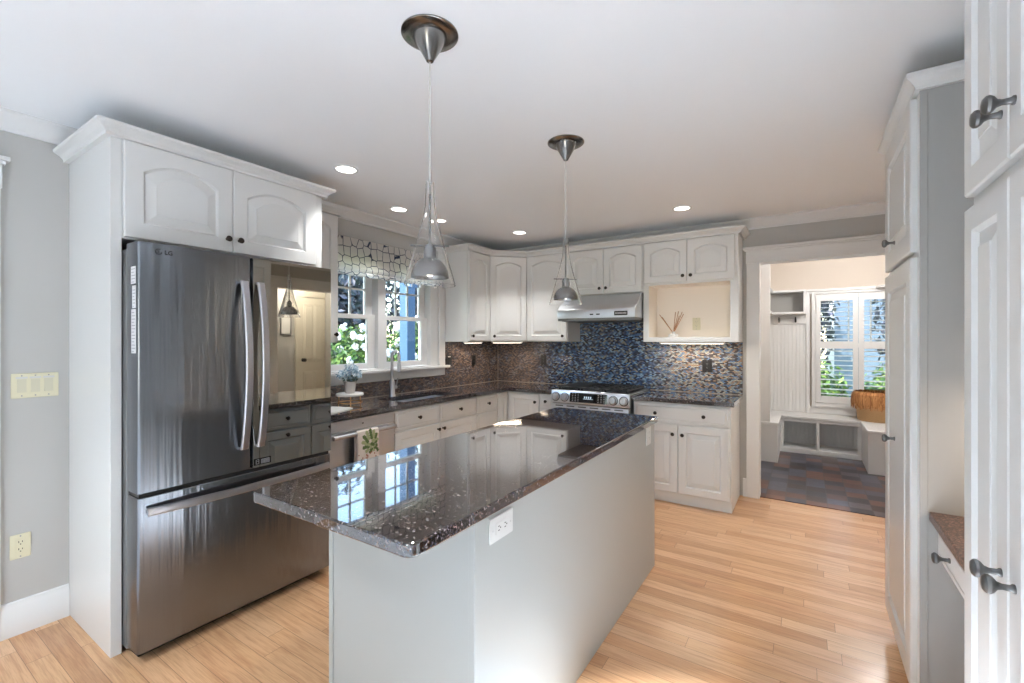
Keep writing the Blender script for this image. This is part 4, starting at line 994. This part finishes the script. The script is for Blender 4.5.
# ------------------------------------------------------------------ right side: pantries and desk
RR = -PI / 2            # local x runs to -y, fronts face -x
FXR = 0.342
def pantry(label, y1, w, d, items, side):
    t = thing('pantry_cabinet', label, 'cabinet', (FXR, y1, 0), RR, 'tall pantry cabinets on the right')
    m = MB(); m.box(0, w, 0, d, 0.10, 2.292); m.build('body', M_white, t, bevel=0.0015)
    m = MB(); m.box(0, w, 0.05, d, 0, 0.0995); m.build('toe_kick', M_white, t)
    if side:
        m = MB(); m.box(w, w + 0.006, 0.0, 0.022, 0.0, 2.292); m.build('side_stile', M_sideshade, t, bevel=0.001)
        m = MB(); m.box(w, w + 0.0025, 0.0225, d, 0.0, 2.292); m.build('side_panel', M_sideshade, t)['label'] = 'white side panel with shade put in its colour'
    fronts(t, items, knob=BIGKNOB)
    m = MB(); m.sweep([(o, 2.291 + z) for o, z in PCROWN], [(0, d - 0.002), (0, 0), (w + 0.0065, 0), (w + 0.0065, d - 0.002)]); m.build('crown_moulding', M_white, t, angle=7)
    return t
PCROWN = [(0, 0), (0.016, 0), (0.017, 0.010), (0.026, 0.022), (0.040, 0.034), (0.043, 0.042), (0.043, 0.054), (0, 0.054)]
M_sideshade = mat('side_panel_shade_paint', (0.39, 0.385, 0.37), 0.45)  # white side paint darkened to carry the shade of the desk nook
w = 0.675; d_ = XR - FXR - 0.001
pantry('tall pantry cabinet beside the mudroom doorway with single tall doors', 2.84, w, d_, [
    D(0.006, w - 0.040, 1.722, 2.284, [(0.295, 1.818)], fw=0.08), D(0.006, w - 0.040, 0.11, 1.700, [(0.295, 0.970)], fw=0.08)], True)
w = 0.62; c = w / 2 - 0.008
pantry('nearest tall white pantry cabinet at the right edge with paired knobs', 1.537, w, d_, [
    D(0.014, c - 0.002, 1.743, 2.284, [(c - 0.036, 1.842)]), D(c + 0.002, w - 0.030, 1.743, 2.284, [(c + 0.034, 1.840)]),
    D(0.014, c - 0.002, 0.11, 1.712, [(c - 0.036, 0.941)]), D(c + 0.002, w - 0.030, 0.11, 1.712, [(c + 0.034, 0.941)])], False)
# desk
DY = 2.157
b = MB(); b.box(0.366, XR - 0.001, 1.538, DY, 0.757, 0.790); tag(b.build('countertop', M_granite_desk, bevel=0.004, seg=2, angle=14), 'brown speckled granite desk top between the two pantries', 'countertop')
t = thing('desk_drawer_unit', 'white drawer front under the granite desk top', 'drawer unit', (0.405, DY, 0.63), RR)
m = MB(); m.box(0.001, 0.618, 0, 0.54, 0, 0.126); m.build('body', M_white, t)
m = MB(); drawer_rings(m, 0.004, 0.614, 0.004, 0.122, 0.0); dd = m.build('drawer', M_white, t, angle=7); obj('knob', BIGKNOB, dd, (0.185, -0.02, 0.064))
t = thing('wall_cabinet', 'unseen white wall cabinet added and set back above the granite desk to hold a lamp', 'cabinet', (0.655, DY, 1.30), RR, 'white wall cabinets with arched doors')  # out-of-view cabinet added to carry the strip light below it
m = MB(); m.box(0.001, 0.618, 0, 0.312, 0, 0.99); m.build('body', M_white, t, bevel=0.0015)
fronts(t, [D(0.006, 0.307, 0.006, 0.98, [(0.275, 0.06)], AR), D(0.311, 0.612, 0.006, 0.98, [(0.343, 0.06)], AR)])
under_light('assumed slim lit strip, unseen, under the added wall cabinet above the desk', (0.72, 1.86, 1.30), PI / 2, 0.5, 2.2)  # assumed strip, added to warm the lower part of the pantry side

# ------------------------------------------------------------------ side hall seen in the fridge mirror
b = MB(); b.box(1.80, 1.9, 1.03, 4.535, 0, ZC); struct(b.build('wall_hall', M_wall, smooth=False), 'far wall of the side hall')
t = thing('door_1', 'cream four-panel door in the side hall', 'door', (1.80, 4.525, 0), RR); t['kind'] = 'structure'; del t['category']
m = MB()
m.box(0, 0.43, -0.022, -0.0005, 0, 2.05)
m.build('slab', M_door, t, bevel=0.002)
for x0, x1 in ((0.05, 0.20), (0.23, 0.38)):
    for z0, z1 in ((0.12, 0.90), (1.05, 1.95)):
        m = MB(); m.M = T(0, 0.0, 0); drawer_rings(m, x0, x1, z0, z1, -0.0215, th=0.012); m.build('panel', M_door, t, angle=7)
m = MB(); m.M = T(0.385, -0.022, 1.08) @ RXM; m.lathe([(0.028, 0), (0.028, 0.006), (0.011, 0.01), (0.011, 0.03), (0.028, 0.042), (0.028, 0.058), (0.012, 0.066), (0.001, 0.067)], seg=20); m.build('door_handle', M_black, t)
m = MB(); m.box(0.43, 0.51, -0.03, -0.0005, 0, 2.06); m.box(-0.0, 0.51, -0.03, -0.0005, 2.06, 2.15); m.build('casing', M_door, t, bevel=0.002)
t = thing('wall_picture', 'narrow framed print hanging in the side hall', 'picture', (1.7995, 3.87, 1.65), RR)
m = MB()
for r in ((-0.085, 0.085, 0.165, 0.18), (-0.085, 0.085, -0.18, -0.165), (-0.085, -0.07, -0.165, 0.165), (0.07, 0.085, -0.165, 0.165)): m.box(r[0], r[1], -0.02, -0.001, r[2], r[3])
m.build('frame', M_fside, t, bevel=0.001)
m = MB(); m.box(-0.07, 0.07, -0.012, -0.002, -0.165, 0.165); m.build('print', M_art, t)

def added_lamp(label, loc, power, col):  # unseen lamp added to brighten the hall and the mudroom
    t = thing('added_ceiling_lamp', label, 'ceiling light', loc, 0)
    m = MB(); m.lathe([(0.15, -0.0005), (0.15, -0.02), (0.145, -0.025)], seg=32, cap1=False); m.build('base', M_nickel, t)
    m = MB(); m.lathe([(0.144, -0.022), (0.135, -0.05), (0.10, -0.075), (0.05, -0.09), (0.001, -0.094)], seg=32, cap0=False); m.build('lamp_shade', emit('warm_shade', (1.0, 0.86, 0.70), 2.0), t)
    l = bpy.data.lights.new('lamp', 'POINT'); l.energy = power; l.color = col; l.shadow_soft_size = 0.10
    o = bpy.data.objects.new('lamp', l); COL.objects.link(o); o.parent = t; o.location = (0, 0, -0.22)
added_lamp('unseen flush lamp added to light the side hall', (1.42, 3.75, ZC), 21, (1.0, 0.91, 0.80))
added_lamp('unseen flush lamp added to light the mudroom', (0.62, 5.75, ZC), 25, (1.0, 0.965, 0.93))
# ------------------------------------------------------------------ mudroom
MY = 7.0; MXL, MXR = -0.70, 1.10
b = MB(); b.box(MXL - 0.1, MXR + 0.1, 4.6605, MY + 0.16, -0.06, 0.0); b.box(DX0 + 0.0005, DX1 - 0.0005, 4.575, 4.6605, 0.0005, 0.006)
struct(b.build('floor_mudroom', M_slate, smooth=False), 'slate tile floor of the mudroom in rust and blue-grey')
GX0, GX1, GZ0, GZ1 = 0.10, 0.98, 0.60, 1.98
b = MB()
b.box(MXL - 0.1, MXL, 4.6605, MY, 0, ZC); b.box(MXR, MXR + 0.1, 4.6605, MY, 0, ZC)
b.box(MXL - 0.1, GX0, MY, MY + 0.15, 0, ZC); b.box(GX1, MXR + 0.1, MY, MY + 0.15, 0, ZC); b.box(GX0, GX1, MY, MY + 0.15, 0, GZ0); b.box(GX0, GX1, MY, MY + 0.15, GZ1, ZC)
struct(b.build('wall_mudroom', M_cream, smooth=False), 'cream wall of the mudroom')
t = thing('mudroom_bench', 'white built-in U-shaped bench with open cubbies below the shutters', 'bench', (0.135, 6.60, 0))
def ub(m, x0, x1, y0, y1, z0, z1): m.box(x0 - 0.135, x1 - 0.135, y0 - 6.60, y1 - 6.60, z0, z1)
m = MB()
m.prism([(x - 0.135, y - 6.60) for x, y in ((MXL + 0.001, 5.945), (-0.262, 5.945), (-0.262, 6.585), (0.532, 6.585), (0.532, 5.965), (MXR - 0.001, 5.965), (MXR - 0.001, MY - 0.026), (MXL + 0.001, MY - 0.026))], 0.425, 0.455)
m.build('seat_top', M_trim, t, bevel=0.004)
m = MB(); ub(m, MXL + 0.001, -0.272, 5.96, MY - 0.001, 0, 0.4245); m.build('side_box', M_trim, t, bevel=0.002)
m = MB(); ub(m, 0.541, MXR - 0.001, 5.98, MY - 0.001, 0, 0.4245); m.build('side_box', M_trim, t, bevel=0.002)
m = MB()
ub(m, -0.2715, 0.5405, 6.60, 6.62, 0.385, 0.4245); ub(m, -0.2715, 0.5405, 6.60, 6.62, 0, 0.055)
for x in (-0.2715, 0.10, 0.505): ub(m, x, x + 0.036, 6.60, 6.62, 0.055, 0.385)
m.build('face_frame', M_trim, t, bevel=0.002)
m = MB(); ub(m, -0.2715, 0.5405, 6.6205, 6.96, 0.035, 0.054); ub(m, 0.108, 0.126, 6.6205, 6.96, 0.055, 0.424); m.build('divider', M_trim, t)
def beadboard(x0, x1, y, z0, z1, pitch=0.042):
    P = [(x0, y + 0.012)]
    x = x0
    while x < x1 - 1e-4:
        e = min(x + pitch, x1)
        P += [(x + 0.002, y + 0.004), (x + 0.004, y), (e - 0.004, y), (e - 0.002, y + 0.004)]; x = e
    P.append((x1, y + 0.012)); return P
m = MB(); m.prism([(x - 0.135, y - 6.60) for x, y in beadboard(-0.2715, 0.5405, 6.962, 0, 1)], 0.055, 0.4245); m.build('back_panel', M_trim, t, angle=15)
# coat locker: beadboard back, hook rail, cubby shelf wrapping the left corner
t = thing('coat_rack', 'white beadboard coat wall with corner cubby and hooks left of the shutters', 'coat rack', (-0.2, MY, 0.455))
def cb_(m, x0, x1, y0, y1, z0, z1): m.box(x0 + 0.2, x1 + 0.2, y0 - MY, y1 - MY, z0 - 0.455, z1 - 0.455)
m = MB(); m.prism([(x + 0.2, y - MY) for x, y in beadboard(MXL + 0.002, -0.002, MY - 0.02, 0, 1)], 0.0005, 1.285); m.build('beadboard', M_trim, t, angle=15)
m = MB(); cb_(m, -0.36, 0.0, MY - 0.04, MY - 0.0205, 1.60, 1.675); m.build('hook_rail', M_trim, t, bevel=0.002)
m = MB()
YF = 6.78
cb_(m, MXL + 0.002, 0.0, YF, MY - 0.001, 1.725, 1.752); cb_(m, MXL + 0.002, 0.0, YF, MY - 0.001, 2.005, 2.03); cb_(m, -0.03, 0.0, YF, MY - 0.001, 1.752, 2.005)
cb_(m, MXL + 0.002, -0.36, 5.99, YF, 1.725, 1.752); cb_(m, MXL + 0.002, -0.36, 5.99, YF, 2.005, 2.03)
cb_(m, MXL + 0.002, -0.345, 5.965, 5.99, 0.456, 2.40)
m.build('cubby', M_trim, t, bevel=0.002)
m = MB(); cb_(m, MXL + 0.002, -0.03, MY - 0.02, MY - 0.0015, 1.753, 2.004); cb_(m, MXL + 0.003, MXL + 0.012, 5.99, YF, 1.753, 2.004); m.build('cubby_back', M_grey, t)
for hx_, hy_, hz_ in ((-0.30, MY - 0.04, 1.64), (-0.115, MY - 0.04, 1.64)):
    m = MB(); m.tube([(hx_ + 0.2, hy_ - MY, hz_ - 0.455), (hx_ + 0.2, hy_ - MY - 0.03, hz_ - 0.47), (hx_ + 0.2, hy_ - MY - 0.045, hz_ - 0.455), (hx_ + 0.2, hy_ - MY - 0.04, hz_ - 0.425)], [0.012, 0.007, 0.007, 0.009], 8)
    m.tube([(hx_ + 0.2, hy_ - MY, hz_ - 0.44), (hx_ + 0.2, hy_ - MY - 0.05, hz_ - 0.41)], 0.007, 8); m.build('coat_hook', M_black, t)
m = MB(); m.tube([(-0.45 + 0.2, 6.45 - MY, 1.90 - 0.455), (-0.45 + 0.2, 6.45 - MY, 1.895 - 0.455)], 0.01, 8); m.build('coat_hook', M_black, t)
# cornice shelf above window and right-hand cubby end
b = MB()
b.box(0.001, MXR - 0.001, MY - 0.06, MY - 0.001, 2.012, 2.04); b.box(0.001, MXR - 0.001, MY - 0.03, MY - 0.001, 1.985, 2.012)
b.prism([(0.70, MY - 0.06), (0.76, MY - 0.22), (MXR - 0.001, MY - 0.22), (MXR - 0.001, MY - 0.06)], 2.012, 2.04)
b.box(0.0005, 0.04, MY - 0.03, MY - 0.001, 0.4555, 1.985)
b.box(0.0405, MXR - 0.001, MY - 0.02, MY - 0.001, 0.4555, GZ0 - 0.052); struct(b.build('trim_8', M_trim, bevel=0.002), 'white shelf moulding over the mudroom window')
b = MB(); b.box(0.735, MXR - 0.001, 5.985, 6.20, 2.06, 2.40); struct(b.build('trim_9', M_trim, bevel=0.003), 'white boxed end high on the mudroom right wall')
# window with plantation shutters
t = thing('window_2', 'mudroom window with white plantation shutters', 'window', (0.5, MY, GZ0)); t['kind'] = 'structure'; del t['category']
def sb(m, x0, x1, y0, y1, z0, z1): m.box(x0 - 0.5, x1 - 0.5, y0 - MY, y1 - MY, z0 - GZ0, z1 - GZ0)
m = MB()
for r in ((0.06, 0.10, GZ0 - 0.05, 2.01), (0.98, 1.02, GZ0 - 0.05, 2.01), (0.10, 0.98, 1.975, 2.01), (0.10, 0.98, GZ0 - 0.05, GZ0 - 0.005)): sb(m, r[0], r[1], MY - 0.05, MY - 0.001, r[2], min(r[3], 1.983))
m.build('shutter_frame', M_trim, t, bevel=0.002)
for x0, x1 in ((0.104, 0.535), (0.540, 0.976)):
    m = MB(); s = 0.052
    for r in ((x0, x0 + s, GZ0, 1.97), (x1 - s, x1, GZ0, 1.97), (x0 + s, x1 - s, GZ0, GZ0 + 0.085), (x0 + s, x1 - s, 1.885, 1.97), (x0 + s, x1 - s, 1.285, 1.375)): sb(m, r[0], r[1], MY - 0.046, MY - 0.018, r[2], r[3])
    sh = m.build('shutter', M_trim, t, bevel=0.002)
    for z0, z1, n_ in ((GZ0 + 0.085, 1.285, 10), (1.375, 1.885, 9)):
        m = MB()
        for k in range(n_):
            zc = z0 + (z1 - z0) * (k + 0.5) / n_
            m.M = T((x0 + x1) / 2 - 0.5, -0.032, zc - GZ0) @ Matrix.Rotation(0.12, 4, 'X')
            w2 = (x1 - x0) / 2 - s - 0.001
            m.prism([(-0.030, 0), (-0.02, 0.004), (0.02, 0.004), (0.030, 0), (0.02, -0.004), (-0.02, -0.004)], -w2, w2, 'x')
        m.M = Matrix.Identity(4)
        m.build('louvers', M_trim, sh)
m = MB()
for r in ((0.10, 0.15, GZ0, GZ1), (0.93, 0.98, GZ0, GZ1), (0.15, 0.93, GZ0, GZ0 + 0.05), (0.15, 0.93, GZ1 - 0.05, GZ1), (0.15, 0.93, 1.30, 1.35), (0.44, 0.455, 1.35, GZ1 - 0.05), (0.66, 0.675, 1.35, GZ1 - 0.05)): sb(m, r[0] + 0.0005, r[1] - 0.0005, MY + 0.06, MY + 0.10, r[2], r[3])
sa = m.build('sash', M_trim, t)
m = MB(); sb(m, 0.15, 0.93, MY + 0.078, MY + 0.083, GZ0 + 0.05, GZ1 - 0.05); m.build('pane', M_pane, sa, smooth=False)
# basket
t = thing('basket', 'round straw basket with a brown raffia fringe on the mudroom bench', 'basket', (0.685, 6.72, 0.4555))
m = MB(); m.lathe([(0.165, 0.0), (0.178, 0.01), (0.205, 0.27), (0.21, 0.285), (0.198, 0.285), (0.16, 0.015), (0.001, 0.012)], seg=36); m.build('body', M_wicker, t)
V, F = [], []
for k in range(1500):
    a = random.uniform(0, 2 * PI); r0 = 0.212 + random.uniform(0, 0.022); z1 = 0.315 + random.uniform(-0.02, 0.03); ln = random.uniform(0.11, 0.17)
    dd = Vector((math.cos(a), math.sin(a), 0)); tt = Vector((-dd.y, dd.x, 0)); i = len(V); w2 = 0.0035
    p = dd * (r0 - 0.02); q = dd * (r0 + 0.004); e = dd * (r0 + 0.010) + tt * random.gauss(0, 0.012)
    V += [p - tt * w2 + Vector((0, 0, z1)), p + tt * w2 + Vector((0, 0, z1)), q + tt * w2 + Vector((0, 0, z1 - 0.03)), q - tt * w2 + Vector((0, 0, z1 - 0.03)), e + tt * w2 + Vector((0, 0, z1 - ln)), e - tt * w2 + Vector((0, 0, z1 - ln))]
    F += [(i, i + 1, i + 2, i + 3), (i + 3, i + 2, i + 4, i + 5)]
obj('fringe', mesh_from('fringe', V, F, M_raffia), t)

# ------------------------------------------------------------------ outdoors
M_bounce_patio = mat('pale_bounce_paving', (0.72, 0.70, 0.67), 0.8)  # pale ground added to throw sunlight up to the kitchen ceiling
b = MB(); b.box(-5.6, -3.36, 0.2, 7.0, -0.299, -0.27); struct(b.build('ground_bounce_patio', M_bounce_patio, smooth=False), 'pale patio added under the sink window to bounce sun indoors')
b = MB(); b.box(-22, -3.36, -8, 22, -0.35, -0.30); b.box(-3.36, 16, 7.2, 22, -0.35, -0.30); struct(b.build('ground', M_lawn, smooth=False), 'lawn outside the windows')
t = thing('porch_post', 'blue painted square porch post outside the sink window', 'post', (-4.62, 4.47, -0.30))
m = MB(); m.box(-0.075, 0.075, -0.075, 0.075, 0.0, 3.0); m.build('shaft', M_bluepaint, t, bevel=0.004)
m = MB(); m.box(-0.095, 0.095, -0.095, 0.095, 0.0, 0.16); m.build('plinth', M_bluepaint, t, bevel=0.004)
_bl = MB()
for k in range(14):
    a = random.uniform(0, 2 * PI); e = random.uniform(-0.9, 1.5); rr = 0.055
    _bl.ball((rr * math.cos(a) * math.cos(e), rr * math.sin(a) * math.cos(e), rr * math.sin(e)), random.uniform(0.028, 0.045), 7, 5)
BLOOM = _bl.mesh('blossom', M_bloom)
def bush(label, loc, blobs, n, size, nb, cat='bush', group='flowering bushes outside the sink window'):
    t = thing('flowering_bush', label, cat, loc, 0, group)
    V, F = leaf_cloud(blobs, n, size); obj('foliage', mesh_from('foliage', V, F, M_leaf), t)
    m = MB()
    for k in range(6):
        a = k * 1.05; c, r = blobs[k % len(blobs)][0], blobs[k % len(blobs)][1]
        m.tube([(0.1 * math.cos(a), 0.1 * math.sin(a), 0), ((c[0] + 0.3 * r[0] * math.cos(a)), c[1] + 0.3 * r[1] * math.sin(a), c[2])], [0.02, 0.008], 6)
    m.build('stem', M_bark, t)
    for k in range(nb):
        c, r = random.choice(blobs)[:2]
        a = random.uniform(-2.2, 0.9); e = random.uniform(-0.6, 1.2)
        p = (c[0] + r[0] * math.cos(a) * math.cos(e) * 1.02, c[1] + r[1] * math.sin(a) * math.cos(e) * 1.02, c[2] + r[2] * math.sin(e) * 1.02)
        o = obj('blossom', BLOOM, t, p); s = random.uniform(0.6, 1.15); o.scale = (s, s, s * 0.9); o.rotation_euler = (random.random() * 6, random.random() * 6, random.random() * 6)
    return t
bush('leafy bush with large white blossoms left of the blue porch post', (-6.4, 4.75, -0.30), [((0, 0, 1.2), (0.7, 0.75, 0.75), 0.55, 3), ((0.1, -0.4, 0.9), (0.6, 0.5, 0.7), 0.55, 2), ((0, 0.3, 1.4), (0.6, 0.45, 0.55), 0.55, 2), ((0.2, -0.1, 0.6), (0.6, 0.7, 0.6), 0.6, 1)], 7500, 0.05, 80)
bush('leafy bush with large white blossoms behind the blue porch post', (-6.5, 6.45, -0.30), [((0, 0, 1.3), (0.75, 0.8, 0.85), 0.55, 3), ((0.1, -0.35, 1.0), (0.6, 0.5, 0.7), 0.55, 2), ((0.2, 0.3, 0.9), (0.6, 0.55, 0.8), 0.55, 2)], 6500, 0.05, 70)
def tree(label, loc, h, blobs, n, size, mt, group='trees behind the garden'):
    t = thing('tree', label, 'tree', loc, 0, group)
    V, F = leaf_cloud(blobs, n, size); obj('crown', mesh_from('crown', V, F, mt), t)
    m = MB(); m.tube([(0, 0, 0), (0.05, 0.03, h * 0.5), (0, 0, h)], [0.16, 0.12, 0.05], 8); m.build('trunk', M_bark, t)
tree('dark leaved tree behind the white flowering bush', (-9.0, 6.4, -0.3), 3.6, [((0, 0, 2.7), (1.3, 1.5, 1.7), 0.3, 3), ((0.3, -0.7, 1.9), (1.1, 0.9, 1.5), 0.3, 2), ((0, 0.5, 2.1), (1.1, 0.9, 1.5), 0.3, 2)], 6500, 0.11, M_darkleaf)
tree('dark leaved tree seen past the blue porch post', (-9.3, 9.9, -0.3), 3.8, [((0, 0, 2.9), (1.4, 1.7, 2.0), 0.3, 3), ((0.3, -0.6, 2.0), (1.1, 1.0, 1.5), 0.3, 2)], 4500, 0.11, M_darkleaf)
# seen through the shutters
t = thing('neighbour_house', 'pale blue clapboard house seen through the mudroom shutters', 'house', (1.6, 13.0, -0.3))
m = MB(); m.box(-1.05, 5.0, 0, 5, 0, 4.5); m.build('wall', M_siding, t)
m = MB(); m.box(-1.2, -1.051, -0.06, 0.1, 0, 4.5); m.build('corner_board', M_trim, t)
m = MB(); m.prism([(-1.3, 4.5), (5.4, 4.5), (2.1, 6.6)], -0.4, 5.3, 'y'); m.build('roof', M_grey, t)
m = MB(); m.box(1.2, 2.2, -0.05, -0.001, 1.6, 3.2); m.build('window', M_bglass, t)
def hedge(label, loc, blobs, n, size, mt):
    t = thing('shrub', label, 'shrub', loc, 0, 'shrubs outside the mudroom window')
    V, F = leaf_cloud(blobs, n, size); obj('foliage', mesh_from('foliage', V, F, mt), t)
    m = MB()
    for k in range(4): m.tube([(0.05 * k, 0, 0), (0.3 * (k - 1.5), 0, 0.7)], [0.02, 0.008], 6)
    m.build('stem', M_bark, t)
hedge('light green shrub low outside the left shutter', (-0.15, 9.6, -0.3), [((0, 0, 0.85), (0.8, 0.5, 0.65), 0.4, 1), ((0.3, 0.1, 0.6), (0.5, 0.4, 0.6), 0.4, 1)], 3600, 0.06, M_leaf)
hedge('light green shrub low outside the right shutter', (1.55, 9.7, -0.3), [((0, 0, 0.8), (0.8, 0.5, 0.65), 0.4, 1), ((-0.25, 0.1, 0.7), (0.5, 0.4, 0.6), 0.4, 1)], 3600, 0.06, M_leaf)
tree('dark tree rising beside the pale blue house', (1.55, 11.2, -0.3), 3.4, [((0, 0, 2.3), (0.5, 0.5, 1.5), 0.2, 1), ((0.4, 0.2, 3.0), (0.6, 0.6, 1.0), 0.2, 1)], 2600, 0.08, M_darkleaf, 'trees beyond the mudroom')
tree('dark leaved tree left of the pale blue house', (-0.05, 11.6, -0.3), 3.4, [((0, 0, 2.2), (0.62, 0.6, 1.6), 0.2, 1)], 2200, 0.09, M_darkleaf, 'trees beyond the mudroom')
